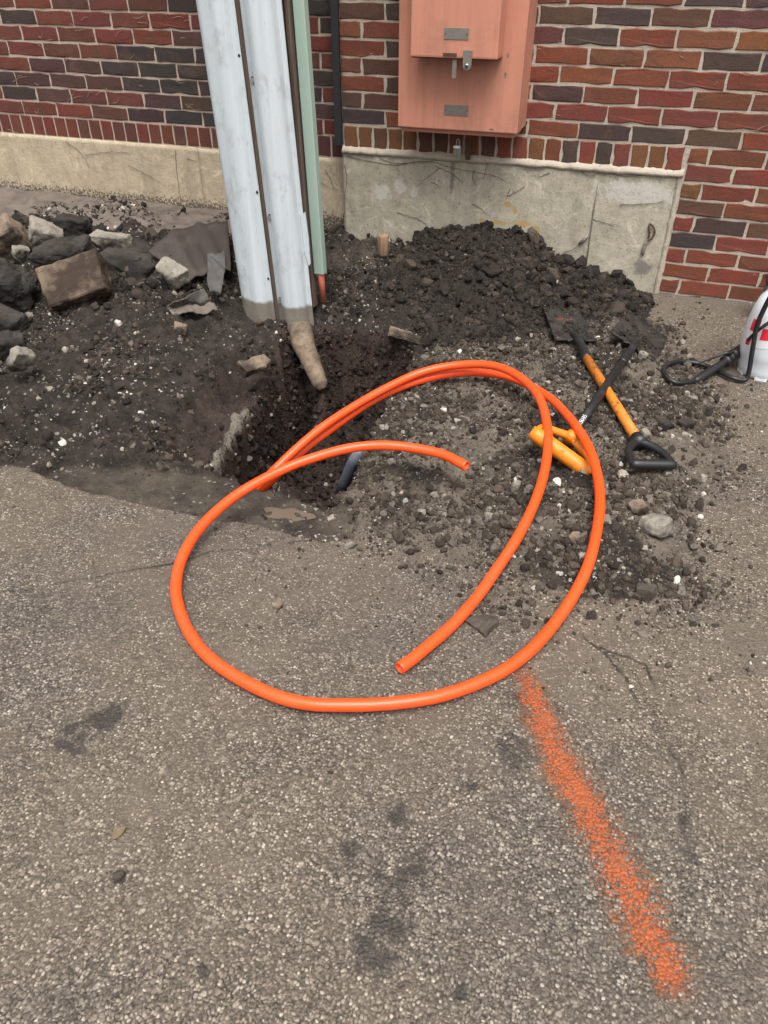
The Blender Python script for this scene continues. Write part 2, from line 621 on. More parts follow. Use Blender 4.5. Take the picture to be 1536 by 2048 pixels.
M = {}
M['ground'] = mat_ground()
M['clod'] = mat_clod('soil clods and pebbles')
M['soil'] = mat_soil()
M['brick'] = mat_brick('fired brick')
M['brick_far'] = mat_brick('fired brick field', attr=True)
M['mortar_l'] = mat_mortar('pinkish mortar', (.40, .31, .25), (.52, .42, .345))
M['mortar_r'] = mat_mortar('buff mortar', (.36, .305, .24), (.52, .46, .38))
M['conc_r'] = mat_concrete('grey foundation concrete', (.34, .305, .235), (.52, .475, .375), white=True)
M['conc_l'] = mat_concrete('buff foundation concrete', (.40, .33, .235), (.55, .46, .33))
M['salmon'] = mat_paint('salmon enamel', (.53, .225, .150), (.20, .10, .075), .55, .7, .45)
M['plate'] = mat_plain('dull nameplate metal', (.24, .22, .19), .6, .6, .3)
M['rust'] = mat_plain('rusty steel', (.09, .05, .035), .85, .2, .6, .5)
M['dark_strip'] = mat_plain('black joint strip', (.018, .018, .021), .75, 0, .4, .3)
M['guard'] = mat_guard()
M['green'] = mat_paint('pale green paint', (.31, .41, .345), (.20, .25, .2), .55, .2, .15)
M['pole'] = mat_wood('brown pole wood', (.05, .034, .026), (.15, .105, .08))
M['handle_wood'] = mat_wood('tan handle wood', (.15, .09, .055), (.32, .21, .13), (70, 70, 5))
M['steel'] = mat_plain('dull steel', (.35, .36, .37), .45, .7, .25)
M['hole'] = mat_plain('bolt shadow black', (.015, .015, .016), .8)
M['clay'] = mat_dirty('mud caked conduit', (.21, .155, .105), (.055, .04, .03), .4, .6, .9, 16, .9)
M['terracotta'] = mat_plain('orange red pipe', (.45, .13, .08), .6, 0, .25)
M['orange'] = mat_orange()
M['orange_cut'] = mat_plain('cut orange plastic', (.75, .16, .07), .6)
M['amber'] = mat_dirty('amber plastic', (.74, .215, .012), (.10, .045, .015), .58, .66, .45, 36, .2)
M['amber_dirty'] = mat_dirty('muddy amber shaft', (.62, .19, .015), (.045, .027, .018), .53, .64, .5, 44, .2)
M['black'] = mat_dirty('black plastic', (.014, .014, .015), (.06, .052, .045), .56, .75, .42, 26, .1, .6)
M['blade'] = mat_dirty('soiled dark steel blade', (.020, .0185, .0175), (.036, .028, .022), .45, .62, .5, 22, .9)
M['tank'] = mat_plain('translucent white plastic', (.72, .76, .80), .35, 0, .05, .03)
M['red'] = mat_plain('red label', (.72, .03, .05), .45, 0, .1, 0)
M['red_worn'] = mat_plain('worn red print', (.33, .05, .05), .7, 0, .6, 0)
M['white'] = mat_plain('white print', (.8, .8, .8), .5, 0, .08, 0)
M['grey_post'] = mat_plain('grey painted post', (.17, .165, .16), .7, 0, .3)
M['fabric'] = mat_dirty('muddy brown sheet', (.135, .108, .088), (.055, .042, .034), .45, .68, .8, 9, .4)
M['rubber'] = mat_dirty('dark grey rubber', (.05, .045, .042), (.11, .09, .075), .5, .72, .65, 12, .3)
M['vine'] = mat_plain('dead vine', (.10, .08, .062), .9)
M['straw'] = mat_plain('dry straw', (.38, .28, .2), .9)
M['bluepvc'] = mat_plain('blue grey plastic pipe', (.12, .14, .165), .5)


def mat_chunk(name, pale, dark, lo=.4, hi=.6):
    k = NT(name)
    d = k.ramp(k.noise(6, 5, .65), [(lo, 0.0), (hi, 1.0)])
    sp = k.vor(130)
    sf = k.n('SeparateColor'); k.l(sp.outputs['Color'], sf.inputs[0])
    p = k.mix(k.ramp(sf.outputs[0], [(.1, .6), (.6, 0.0)]), pale, tuple(v * .45 for v in pale))
    p = k.mix(k.noise(30, 4), p, tuple(min(1, v * 1.15) for v in pale))
    return k.done(k.mix(d, p, dark), .92, k.bump(k.noise(60, 6, .75), .9, .008), spec=.15)


M['chunk_pale'] = mat_chunk('broken concrete', (.26, .235, .195), (.055, .047, .039), .44, .60)
M['chunk_brown'] = mat_chunk('muddy paver', (.21, .16, .115), (.05, .036, .028), .33, .55)
M['chunk_dark'] = mat_chunk('black asphalt lump', (.06, .052, .046), (.02, .0175, .016), .38, .58)
M['chunk_mud'] = mat_chunk('dried mud lump', (.10, .085, .07), (.05, .042, .035), .4, .6)
M['fabric_shaded'] = mat_dirty('shaded brown sheet', (.040, .030, .025), (.085, .066, .054), .5, .75, .75, 9, .4)  # darker sheet colour, shade on the drooping part put into the colour
M['chunk_tan'] = mat_chunk('tan broken concrete', (.24, .185, .135), (.055, .043, .034), .42, .60)

# ------------------------------------------------------------------ terrain height field
PIT = [(-.80, -.84), (-.765, -1.03), (-.735, -1.25), (-.70, -1.55), (-.655, -1.80), (-.615, -1.905), (-.40, -1.925), (-.18, -1.945), (-.13, -1.91), (-.15, -1.6), (-.175, -1.29), (-.205, -.9), (-.30, -.80), (-.5, -.765), (-.66, -.78)]
BANK = [(-.88, -.95), (-.93, -1.2), (-.93, -1.5), (-.88, -1.80), (-.74, -1.94), (-.5, -1.9), (-.5, -1.2), (-.6, -.9)]
SPOIL = [tuple(G(*p)[:2]) for p in ((700, 1075), (660, 1010), (745, 880), (830, 740), (930, 640), (1100, 600), (1340, 660), (1440, 800), (1470, 930), (1420, 1050), (1400, 1180), (1280, 1230), (1120, 1225), (960, 1160), (800, 1120))]
LEFTSOIL = [(-3.4, -2.6), (-1.55, -2.2), (-1.10, -2.09), (-.92, -1.99), (-.70, -1.93), (-.56, -1.93), (-.1, -1.98), (-.05, -.5), (-.3, .3), (-3.4, .3)]
LEDGE = [tuple(G(*p)[:2]) for p in ((60, 940), (190, 985), (330, 1015), (430, 1042), (520, 1052), (640, 1085), (700, 1075), (720, 1000), (660, 992), (400, 925), (120, 905))]
CRACK1 = [tuple(G(*p)[:2]) for p in ((-80, 1190), (60, 1180), (130, 1165), (240, 1145), (345, 1130), (420, 1105), (520, 1100), (640, 1078))]
CRACK2 = [tuple(G(*p)[:2]) for p in ((1170, 1275), (1235, 1335), (1270, 1395))]
CRACK3 = [tuple(G(*p)[:2]) for p in ((1200, 1295), (1290, 1330), (1310, 1370), (1310, 1450), (1360, 1530), (1372, 1640), (1365, 1720))]
STAINS = [(205, 1440, .045, 1.0), (150, 1475, .055, .8), (225, 1425, .035, 1.0), (60, 1560, .04, .3), (835, 1730, .03, .95), (800, 1770, .05, .75), (770, 1850, .06, .7), (745, 1900, .045, .85), (700, 1700, .022, .9), (790, 1630, .03, .8), (240, 1755, .014, 1.0), (1030, 1500, .05, .7), (1050, 1400, .07, .6), (920, 1985, .012, 1.2), (945, 1575, .012, 1.0), (400, 1940, .014, .9), (1380, 1700, .03, .7), (1370, 1640, .02, .8), (640, 1240, .05, .35), (1000, 1230, .06, .5), (300, 1300, .05, .35), (60, 1230, .08, .4), (560, 1560, .05, .25), (1250, 1900, .05, .2)]


def base_h(x, y):
    """broad shape: flat lot in front, ground rising to the wall left of the pole"""
    left = sst(-.80, -1.55, x)
    rise = .165 * sst(-1.75, -.45, y) * left
    mid = .125 * sst(-.72, -.02, y) * sst(.1, -.6, x) * (1 - left)
    right = .02 * sst(-.5, 0, y) * sst(.2, .6, x)
    return rise + mid + right


def terrain(x, y, fine=True):
    wx = x + .018 * fbm(x, y, 9, 3, 5)
    wy = y + .018 * fbm(x, y, 9, 3, 9)
    sd_pit = poly_sd(wx, wy, PIT)
    sd_bank = poly_sd(wx, wy, BANK)
    sd_sp = poly_sd(x + .05 * fbm(x, y, 5, 3, 2), y + .05 * fbm(x, y, 5, 3, 3), SPOIL)
    sd_ls = poly_sd(x + .025 * fbm(x, y, 7, 3, 12), y + .02 * fbm(x, y, 7, 3, 13), LEFTSOIL)
    sd_le = poly_sd(x + .012 * fbm(x, y, 10, 3, 22), y + .012 * fbm(x, y, 10, 3, 23), LEDGE)
    z = base_h(x, y)
    z = z + .006 * fbm(x, y, 1.5, 3, 30)
    z = z + .0018 * fbm(x, y, 14, 3, 33)
    spoil = sst(-.03, .22, sd_sp)
    z = z + .03 * spoil + .014 * spoil * fbm(x, y, 6, 4, 40) + spoil * (.012 * lumps(x, y, 24, 1) + .007 * lumps(x, y, 48, 2))
    soil_l = sst(-.01, .05, sd_ls)
    z = z + soil_l * (.022 * fbm(x, y, 5, 4, 44) + (.5 + sst(-.1, .35, fbm(x, y, 2.6, 3, 47))) * (.022 * lumps(x, y, 15, 3) + .013 * lumps(x, y, 33, 4) + .006 * lumps(x, y, 70, 8)) - .012)
    z = z - .036 * sst(-.004, .010, sd_le) + .005 * sst(-.004, .012, sd_le) * fbm(x, y, 18, 3, 50)
    bank = sst(-.015, .13, sd_bank)
    z = z - .11 * bank + .02 * bank * fbm(x, y, 12, 4, 52)
    far = sst(-1.15, -.85, y)                         # the far side of the pit slopes, the others drop sheer
    wdt = .03 + .07 * far
    pit = np.clip(sd_pit / wdt, 0, 1)
    depth = .56 + .05 * fbm(x, y, 5, 3, 60) - .06 * sst(-.35, -.6, x)
    z = z - depth * pit ** .9 + pit * (.03 * fbm(x, y, 9, 4, 63) + .03 * lumps(x, y, 15, 5) + .014 * lumps(x, y, 34, 6))
    e_ = G(645, 781, -.16)                            # soil still standing round the buried end of the conduit
    z = np.maximum(z, np.where(sd_pit > 0, -.165 - 3.2 * np.hypot(x - e_[0], (y - e_[1]) * .7) + .02 * lumps(x, y, 22, 9), -9))
    mud = np.maximum.reduce([sst(-.07, .06, sd_ls) * .95, sst(-.08, .14, sd_sp) * .85, sst(-.01, .02, sd_pit), sst(-.008, .012, sd_le) * .74, .5 * sst(.12, 0, np.abs(sd_sp)) * sst(.3, -.2, sd_sp)])
    mud = np.maximum(mud, .75 * sst(.16, .0, np.hypot(x - .98, y + 2.18) * .8 + .03 * fbm(x, y, 8, 2, 70)))
    mud = np.maximum(mud, .7 * sst(-.35, -.02, y) * sst(.5, .8, x))
    red = np.clip(sst(-.03, .01, sd_pit) + .55 * sst(.0, .06, sd_bank), 0, 1)
    grit = np.clip(.5 + .9 * fbm(x, y, 3, 3, 80), 0.1, 1) * (1 - red * .85)
    pale = np.maximum.reduce([.78 * sst(-.1, .1, sd_sp) * sst(.55, .1, fbm(x, y, 3.2, 3, 84) + .1), .16 * sst(-1.55, -1.95, y) * sst(-.3, -.6, x), .95 * sst(.2, .05, np.hypot(x - .98, y + 2.18) * .8), 1.1 * sst(.45, .7, x) * sst(-.75, -.2, y), .12 * sst(-.02, .05, sd_bank), .38 * sst(-.01, .02, sd_le), .35 * sst(-.6, -.2, y) * sst(-.2, -.5, x) * sst(-1.0, -.8, x)])
    grit = grit * (1 - .8 * sst(-.06, .02, sd_bank))
    smear = .75 * sst(-2.9, -2.2, y) * sst(1.2, .4, x) + .5 * sst(-.35, 0, sd_sp)
    conc = sst(-.045, -.02, sd_pit) * sst(.03, .012, sd_pit) * sst(-.35, -.5, x) * sst(-1.25, -1.45, y) * sst(-1.93, -1.85, y) * sst(-.20, -.10, z) * .92
    d = np.full(x.shape, 9.0)
    for c_ in (CRACK1, CRACK2, CRACK3):
        q_ = line_sd(x, y, c_)
        d = np.where(np.abs(q_) < np.abs(d), q_, d)
    # signed-ish: keep a side so that the noise moves the crack rather than widening it
    stain = np.zeros_like(x)
    for px, py, r, s in STAINS:
        c = G(px, py)
        stain = np.maximum(stain, s * .8 * sst(1.5, .2, np.hypot(x - c[0], (y - c[1])) / r))
    return z, dict(mud=mud, red=red, grit=grit, conc=conc, crack=d, stain=stain, pale=pale, smear=smear), dict(pit=sd_pit, spoil=sd_sp, left=sd_ls, bank=sd_bank, ledge=sd_le)


def grid_faces(nx, ny):
    i = np.arange(nx * ny).reshape(ny, nx)
    return np.stack([i[:-1, :-1], i[:-1, 1:], i[1:, 1:], i[1:, :-1]], -1).reshape(-1, 4)


X0, X1, Y0, Y1 = -2.7, 1.7, -3.7, .14
gx = np.arange(X0, X1 + .001, .0066)
gy = np.concatenate([np.arange(Y0, -2.35, .012), np.arange(-2.35, Y1, .0060)])
GX, GY = np.meshgrid(gx, gy)
gz, gat, gsd = terrain(GX, GY)
GV = np.stack([GX, GY, gz], -1).reshape(-1, 3)
GF = grid_faces(len(gx), len(gy))
ground = link('ground', npmesh('ground', GV, GF, gat), M['ground'])
tag(ground, kind='structure')


def ghz(x, y):
    """bilinear ground height"""
    ix = np.clip(np.searchsorted(gx, x) - 1, 0, len(gx) - 2)
    iy = np.clip(np.searchsorted(gy, y) - 1, 0, len(gy) - 2)
    tx = np.clip((x - gx[ix]) / (gx[ix + 1] - gx[ix]), 0, 1)
    ty = np.clip((y - gy[iy]) / (gy[iy + 1] - gy[iy]), 0, 1)
    return (gz[iy, ix] * (1 - tx) + gz[iy, ix + 1] * tx) * (1 - ty) + (gz[iy + 1, ix] * (1 - tx) + gz[iy + 1, ix + 1] * tx) * ty


def far_patch(x0, x1, y0, y1, st):
    xs = np.linspace(x0, x1, max(2, int((x1 - x0) / st) + 1))
    ys = np.linspace(y0, y1, max(2, int((y1 - y0) / st) + 1))
    X, Y = np.meshgrid(xs, ys)
    z, at, _ = terrain(X, Y)
    o = link('ground', npmesh('ground', np.stack([X, Y, z - .005], -1).reshape(-1, 3), grid_faces(len(xs), len(ys)), at), M['ground'])
    tag(o, kind='structure')


far_patch(-12, X0 + .02, -12, Y1, .06)
far_patch(X1 - .02, 12, -12, Y1, .06)
far_patch(X0, X1, -12, Y0 + .02, .05)

# ------------------------------------------------------------------ brick walls
def lin(r, g, b):
    f = lambda c: ((c / 255 + .055) / 1.055) ** 2.4 if c > 10 else c / 255 / 12.92
    return (f(r), f(g), f(b))


PAL_L = {'R': lin(101, 54, 44), 'r': lin(88, 53, 45), 'B': lin(74, 53, 48), 'D': lin(58, 50, 48)}
PAL_R = {'R': lin(112, 60, 47), 'O': lin(113, 71, 48), 'B': lin(88, 61, 51), 'D': lin(70, 57, 53)}
_bm_cache = {}


def brick_mesh(w, h, var, jit, depth=.05):
    key = (round(w, 3), round(h, 3), var)
    if key in _bm_cache:
        return _bm_cache[key]
    rg = np.random.default_rng(hash(key) % 100000)
    nl, ns = (4, 2) if w > h * 1.6 else ((2, 3) if h > w else (2, 2))
    ring = []
    for i in range(nl): ring.append((-w / 2 + w * i / nl, -h / 2))
    for i in range(ns): ring.append((w / 2, -h / 2 + h * i / ns))
    for i in range(nl): ring.append((w / 2 - w * i / nl, h / 2))
    for i in range(ns): ring.append((-w / 2, h / 2 - h * i / ns))
    ring = np.array(ring) + rg.normal(0, jit, (len(ring), 2))
    n = len(ring)
    ins = ring * np.array([1 - .006 / w, 1 - .006 / h]) + rg.normal(0, jit * .3, (n, 2))
    V = [(p[0], 0 + rg.normal(0, .0006), p[1]) for p in ins] + [(p[0], .0022, p[1]) for p in ring] + [(p[0], depth, p[1]) for p in ring]
    F = [tuple(range(n))]
    for a in (0, 1):
        for i in range(n):
            j = (i + 1) % n
            F.append((a * n + j, a * n + i, (a + 1) * n + i, (a + 1) * n + j))
    me = pymesh('brick', V, F)
    me.materials.append(M['brick'])
    _bm_cache[key] = me
    return me


MX, MZ = .215, .0677
BW, BH = .2045, .0572


def lay(parent, x0, x1, zc, h, y, col, jit, far=None, rg=random):
    w = x1 - x0
    if w < .012:
        return
    c = tuple(v * rg.uniform(.86, 1.14) for v in col)
    if far is not None:
        far.append((x0, x1, zc, h, y, c))
        return
    o = bpy.data.objects.new('brick', brick_mesh(w, h, random.randrange(5), jit))
    COL.objects.link(o)
    o.parent = parent
    o.location = ((x0 + x1) / 2, y + random.uniform(-.0015, .0015), zc)
    o.rotation_euler = (0, random.uniform(-.004, .004), random.uniform(-.006, .006))
    o.color = (*c, 1)


def build_far(parent, far):
    V, F, C = [], [], []
    for x0, x1, zc, h, y, c in far:
        s = len(V)
        e = .003
        for yy, g in ((y, e), (y + .0035, 0), (y + .05, 0)):
            for sx, sz in ((0, 0), (1, 0), (1, 1), (0, 1)):
                V.append((x0 + g if sx == 0 else x1 - g, yy, zc - h / 2 + g if sz == 0 else zc + h / 2 - g))
                C.append(c)
        F.append((s, s + 1, s + 2, s + 3))
        for a in (0, 1):
            for i in range(4):
                j = (i + 1) % 4
                F.append((s + a * 4 + j, s + a * 4 + i, s + a * 4 + 4 + i, s + a * 4 + 4 + j))
    o = link('brick_courses', npmesh('brick_courses', V, F, None, np.array(C), False), M['brick_far'], parent)
    tag(o, kind='stuff')


def wall_panel(name, x0, x1, z0, z1, y, mat, parent, attrs=None, st=.02, thick=.12, rough=.0):
    nx, nz = max(2, int((x1 - x0) / st) + 1), max(2, int((z1 - z0) / st) + 1)
    xs, zs = np.linspace(x0, x1, nx), np.linspace(z0, z1, nz)
    X, Z = np.meshgrid(xs, zs)
    Y = y + rough * fbm(X, Z, 7, 4, 90)
    V = np.stack([X, Y, Z], -1).reshape(-1, 3)
    F = [tuple(f) for f in grid_faces(nx, nz)]
    n = len(V)
    # rim back to the wall core
    V = list(V) + [(x0, y + thick, z0), (x1, y + thick, z0), (x1, y + thick, z1), (x0, y + thick, z1)]
    ix = np.arange(n).reshape(nz, nx)
    F.append(tuple(ix[0, ::-1]) + (n, n + 1))
    F.append(tuple(ix[-1]) + (n + 2, n + 3))
    F.append(tuple(ix[:, 0]) + (n + 3, n))
    F.append(tuple(ix[::-1, -1]) + (n + 1, n + 2))
    me = pymesh(name, V, F)
    at = {}
    VA = np.array(V)
    for k_, fn in (attrs or {}).items():
        a = me.attributes.new(k_, 'FLOAT', 'POINT')
        a.data.foreach_set('value', np.ascontiguousarray(fn(VA[:, 0], VA[:, 2]), np.float32))
    return link(name, me, mat, parent, True if rough else False)


XJ = -.853              # where the two walls meet
# -- right-hand wall
rw = empty('brick_wall', (0, 0, 0))
tag(rw, 'orange red brick wall on grey concrete foundation, behind the salmon metal box', 'wall')
ZB = .635
RMAP = {0: (-4.5, 'RDRDRRRDDR'), 1: (-4, 'BDRBBDBB'), 2: (-4.5, 'O' + 'RRRBDROOB'), 3: (-4, 'RDRBROODD'), 4: (-4.5, 'O' + 'BRBROORRR'), 5: (-4, 'RDBRDRRRRR'), 6: (-4.5, 'B' + 'BRRRRRRRR'), 7: (-4, 'DOBBRDDBRR')}
RMAP2 = {8: (3.04, (3.5, 'O'), 'RRB'), 9: (3.04, (4, 'R'), 'RRD'), 10: (3.04, (3.5, 'O'), 'ROR'), 11: (3.04, (4, 'B'), 'RRB'), 12: (3.04, (3.5, 'R'), 'DBR'), 13: (3.04, (4, 'D'), 'RRB'), 14: (3.04, (3.5, 'R'), 'RRR'), 15: (3.04, (4, 'R'), 'RRD'), 16: (3.04, (3.5, 'R'), 'RRR'), 17: (3.04, (4, 'B'), 'BRR')}
HJ = (MX - BW) / 2
far_r = []
JR = .0020
rgR = random.Random(21)
for r in range(-22, 8):
    zc = ZB + (7.5 - r) * MZ
    if r in RMAP:
        c, s = RMAP[r]
        k = 0
        while c < 17:
            near = k < len(s) and c < 6.5
            ch = s[k] if k < len(s) else rgR.choice('RRRRROOBD')
            lay(rw, max(c * MX + HJ, XJ + .002), (c + 1) * MX - HJ, zc, BH, 0, PAL_R[ch], JR, None if near else far_r)
            c += 1
            k += 1
    else:
        c = -4 if r % 2 else -4.5
        while c < 17:
            lay(rw, max(c * MX + HJ, XJ + .002), (c + 1) * MX - HJ, zc, BH, 0, PAL_R[rgR.choice('RRRRRROOBBD')], JR, far_r)
            c += 1
# rowlock course over the foundation
RLW, RLH = MX / 3, .0875
cols = 'OOBOOBOOBBOOBROORDRDROOR'
x = 3.04 * MX - RLW + .004
i = 0
while x > XJ - .03:
    ch = cols[-1 - i % len(cols)]
    lay(rw, max(x + .005, XJ + .002), x + RLW - .006, ZB - .006 - RLH / 2, RLH, 0, PAL_R[ch], JR)
    x -= RLW
    i += 1
for r, (c0, (c1, ch), s) in RMAP2.items():
    zc = ZB + (7.5 - r) * MZ
    lay(rw, c0 * MX + .022, c1 * MX - HJ, zc, BH, 0, PAL_R[ch], JR)
    c = c1
    k = 0
    while c < 17:
        lay(rw, c * MX + HJ, (c + 1) * MX - HJ, zc, BH, 0, PAL_R[s[k] if k < len(s) else rgR.choice('RRRRROOBD')], JR, None if k < len(s) else far_r)
        c += 1
        k += 1
build_far(rw, far_r)
wall_panel('mortar', XJ, 3.6, -.3, 2.7, .0036, M['mortar_r'], rw, st=.02, rough=.0022, thick=.3)


def rect_soft(px, py, rx, rz, y=0.0):
    c = W(px, py, y)
    return lambda X, Z: np.clip(1.5 - np.hypot((X - c[0]) / rx, (Z - c[2]) / rz), 0, 1)


def mx(*fs):
    return lambda X, Z: np.maximum.reduce([f(X, Z) for f in fs])


FX1 = .652
fat = {
    'foot': lambda X, Z: sst(.18, .02, Z) * .25 + .35 * sst(-.76, -.85, X) * sst(.6, .3, Z),
    'white': mx(rect_soft(1275, 385, .20, .05), rect_soft(765, 385, .05, .035), rect_soft(800, 375, .03, .04), rect_soft(830, 385, .02, .03)),
    'yellow': mx(rect_soft(965, 443, .022, .016), rect_soft(1000, 445, .05, .012), rect_soft(1045, 447, .05, .018), rect_soft(1070, 462, .028, .025), rect_soft(1030, 420, .015, .02), rect_soft(1015, 408, .02, .015)),
    'grey': mx(rect_soft(650, 465, .09, .06), rect_soft(905, 350, .012, .10), rect_soft(1285, 535, .04, .04)),
}
fo = wall_panel('foundation', XJ, FX1, -.25, .518, -.006, M['conc_r'], rw, fat, st=.012, rough=.003)
# sloppy mortar bead along the top and the right edge of the foundation
V, F = [], []
n = 110
for i in range(n):
    t = i / (n - 1)
    x = XJ + (FX1 + .018 - XJ) * t
    zb = .516 + .004 * perlin(np.array([x * 30]), np.array([.5]), 3)[0]
    zt = .545 + .006 * perlin(np.array([x * 22]), np.array([3.5]), 5)[0] + .004 * perlin(np.array([x * 70]), np.array([3.5]), 6)[0]
    pr = -.014 + .004 * perlin(np.array([x * 40]), np.array([9.5]), 6)[0]
    V += [(x, .02, zb - .001), (x, pr, zb), (x, pr + .002, (zb + zt) / 2), (x, .002, zt), (x, .03, zt + .002)]
for i in range(n - 1):
    for k in range(4):
        F.append((i * 5 + k, i * 5 + k + 1, i * 5 + 6 + k, i * 5 + 5 + k))
link('mortar_bead', pymesh('mortar_bead', V, F), M['mortar_r'], rw, True)
V, F = [], []
n = 60
for i in range(n):
    z = -.2 + (.518 + .2) * i / (n - 1)
    x0 = FX1 - .002 + .003 * perlin(np.array([z * 30]), np.array([.5]), 8)[0]
    x1 = FX1 + .021 + .004 * perlin(np.array([z * 26]), np.array([2.5]), 9)[0]
    V += [(x0, .02, z), (x0 + .001, -.009, z), (x1 - .004, -.005, z), (x1, .012, z)]
for i in range(n - 1):
    for k in range(3):
        F.append((i * 4 + k, i * 4 + k + 1, i * 4 + 5 + k, i * 4 + 4 + k))
link('mortar_bead', pymesh('mortar_bead', V, F), M['mortar_r'], rw, True)

# -- left-hand wall
lw = empty('brick_wall', (-2, 0, 0))
tag(lw, 'dark red brick wall on buff concrete foundation, left of the black joint strip', 'wall')
LY, LX, LZ = .068, -2.696, .573
LMAP = {0: (-.5, 'RRrRrDDRD'), 1: (-1, 'RDRRRRRrRD'), 2: (-1.5, 'RRRrRRBDrRD'), 3: (-1, 'RRrRDDDDrR'), 4: (-1.5, 'rRBBDDDDDDr'), 5: (-1, 'DBBBDDDrDR'), 6: (-1.5, 'RDBrRBBDrBB'), 7: (-1, 'RRRrDDDDrR')}
lw_inv = Matrix.Translation((2, 0, 0))
far_l = []
rgL = random.Random(5)


def layl(x0, x1, zc, h, ch, far=None):
    x1 = min(x1, XJ + .01)
    if far is None:
        lay(lw, x0 + 2, x1 + 2, zc, h, LY, PAL_L[ch], .0008)
    else:
        lay(lw, x0 + 2, x1 + 2, zc, h, LY, PAL_L[ch], .0008, far)


for r in range(-22, 8):
    zc = LZ + (7.5 - r) * MZ
    if r in LMAP:
        c, s = LMAP[r]
        for k in range(12):
            if LX + c * MX > XJ: break
            layl(LX + c * MX + HJ, LX + (c + 1) * MX - HJ, zc, BH, s[k] if k < len(s) else rgL.choice('RRrD'))
            c += 1
        c = LMAP[r][0] - 1
    else:
        c = 9 if r % 2 else 8.5
        if LX + c * MX > XJ: c -= 1
    while LX + c * MX > -5.2:
        layl(LX + c * MX + HJ, LX + (c + 1) * MX - HJ, zc, BH, rgL.choice('RRRRrBD'), far_l)
        c -= 1
x = LX + 8.5 * MX
i = 0
while x > -5.2:
    layl(x + .0045, x + RLW - .0045, LZ - .006 - RLH / 2, RLH, rgL.choice('RRRr'), None if x > -3.05 else far_l)
    x -= RLW
build_far(lw, far_l)
o = wall_panel('mortar', -5.2 + 2, XJ - .002 + 2, -.3, 2.7, LY + .0045, M['mortar_l'], lw, st=.03, rough=.0015, thick=.3)
lat = {'foot': lambda X, Z: sst(.36, .17, Z) * .56}
wall_panel('foundation', -5.2 + 2, -1.672 + 2, -.25, .474, LY - .004, M['conc_l'], lw, lat, st=.02, rough=.003)
wall_panel('foundation', -1.667 + 2, XJ + .004 + 2, -.25, .470, LY - .0045, M['conc_l'], lw, lat, st=.02, rough=.003)

# -- black strip in the joint between the walls
js = box('joint_strip', -.888, -.8545, -.010, .0655, .545, 2.7, M['dark_strip'], None, .002)
tag(js, 'narrow black vertical strip in the joint between the two brick walls', 'joint strip')

# ------------------------------------------------------------------ salmon electrical cabinet
cab = empty('electrical_cabinet', (-.27, -.1, .67))
tag(cab, 'salmon painted metal cabinet with raised cover, mounted on the brick wall', 'cabinet')


def cbox(name, x0, x1, y0, y1, z0, z1, mat, parent=cab, bevel=.003):
    bm = bmesh.new()
    box_bm(bm, x0 + .27, x1 + .27, y0 + .1, y1 + .1, z0 - .67, z1 - .67, bevel)
    return link(name, bm_mesh(name, bm), mat, parent)


def cpath(pts):
    return [(p[0] + .27, p[1] + .1, p[2] - .67) for p in pts]


cbox('cabinet_body', -.522, -.010, -.195, -.0, .676, 1.55, M['salmon'], bevel=.004)
cbox('bottom_flange', -.515, -.025, -.168, -.014, .655, .6765, M['salmon'], bevel=.002)
cv = cbox('raised_cover', -.440, -.094, -.302, -.1945, .946, 1.5, M['salmon'], bevel=.007)
cbox('drip_lip', -.437, -.097, -.297, -.20, .9425, .9462, M['rust'], cv, bevel=0.0)
for px0, py0, px1, py1, y in ((889, 55, 937, 80, -.302), (889, 209, 936, 233, -.195)):
    a, b = W(px0, py0, y), W(px1, py1, y)
    pl = cbox('nameplate', a[0], b[0], y - .002, y + .001, b[2], a[2], M['plate'], bevel=.0008)
    for sx in (a[0] + .006, b[0] - .006):
        tube('rivet', cpath([(sx, y - .0038, (a[2] + b[2]) / 2), (sx, y - .001, (a[2] + b[2]) / 2)]), .0022, M['rust'], pl, 8)
for cx, cy, w_, h_, y in ((1011, 150, .010, .026, -.195), (1016, 110, .008, .022, -.195), (983, 259, .022, .009, -.195), (945, 212, .006, .004, -.195)):
    a = W(cx, cy, y)
    V = [(a[0] + .27 + w_ / 2 * math.cos(t) * random.uniform(.6, 1.1), y + .1 - .0009, a[2] - .67 + h_ / 2 * math.sin(t) * random.uniform(.6, 1.1)) for t in [i * math.pi / 5 for i in range(10)]]
    link('paint_chip', pymesh('paint_chip', V, [tuple(range(10))]), M['plate'], cab)
# hasp slot, hanging latch and padlock eye under the cover
cbox('hasp_slot', W(886, 108, -.302)[0], W(914, 108, -.302)[0], -.3035, -.30, W(900, 113, -.302)[2], W(900, 106, -.302)[2], M['rust'], bevel=.0005)
a = W(905, 120, -.29); b = W(912, 157, -.29)
lt = cbox('latch_strip', a[0], b[0], -.293, -.289, b[2], a[2] + .03, M['plate'], bevel=.0015)
c = W(934, 131, -.31)
bm = bmesh.new()
pts = []
for k in range(24):
    an = math.pi + math.pi * k / 23
    pts.append((c[0] + .0165 * math.cos(an), c[2] + .0165 * math.sin(an)))
pts += [(c[0] + .0165, c[2] + .05), (c[0] - .0165, c[2] + .05)]
fr = [bm.verts.new((p[0] + .27, -.312 + .1, p[1] - .67)) for p in pts]
bk = [bm.verts.new((p[0] + .27, -.302 + .1, p[1] - .67)) for p in pts]
bm.faces.new(fr); bm.faces.new(bk[::-1])
for k in range(len(pts)):
    j = (k + 1) % len(pts)
    bm.faces.new((fr[k], fr[j], bk[j], bk[k]))
hs = link('hasp', bm_mesh('hasp', bm), M['plate'], cab)
tube('hasp_rivet', cpath([(c[0], -.318, c[2]), (c[0], -.31, c[2])]), .007, M['steel'], hs, 14)
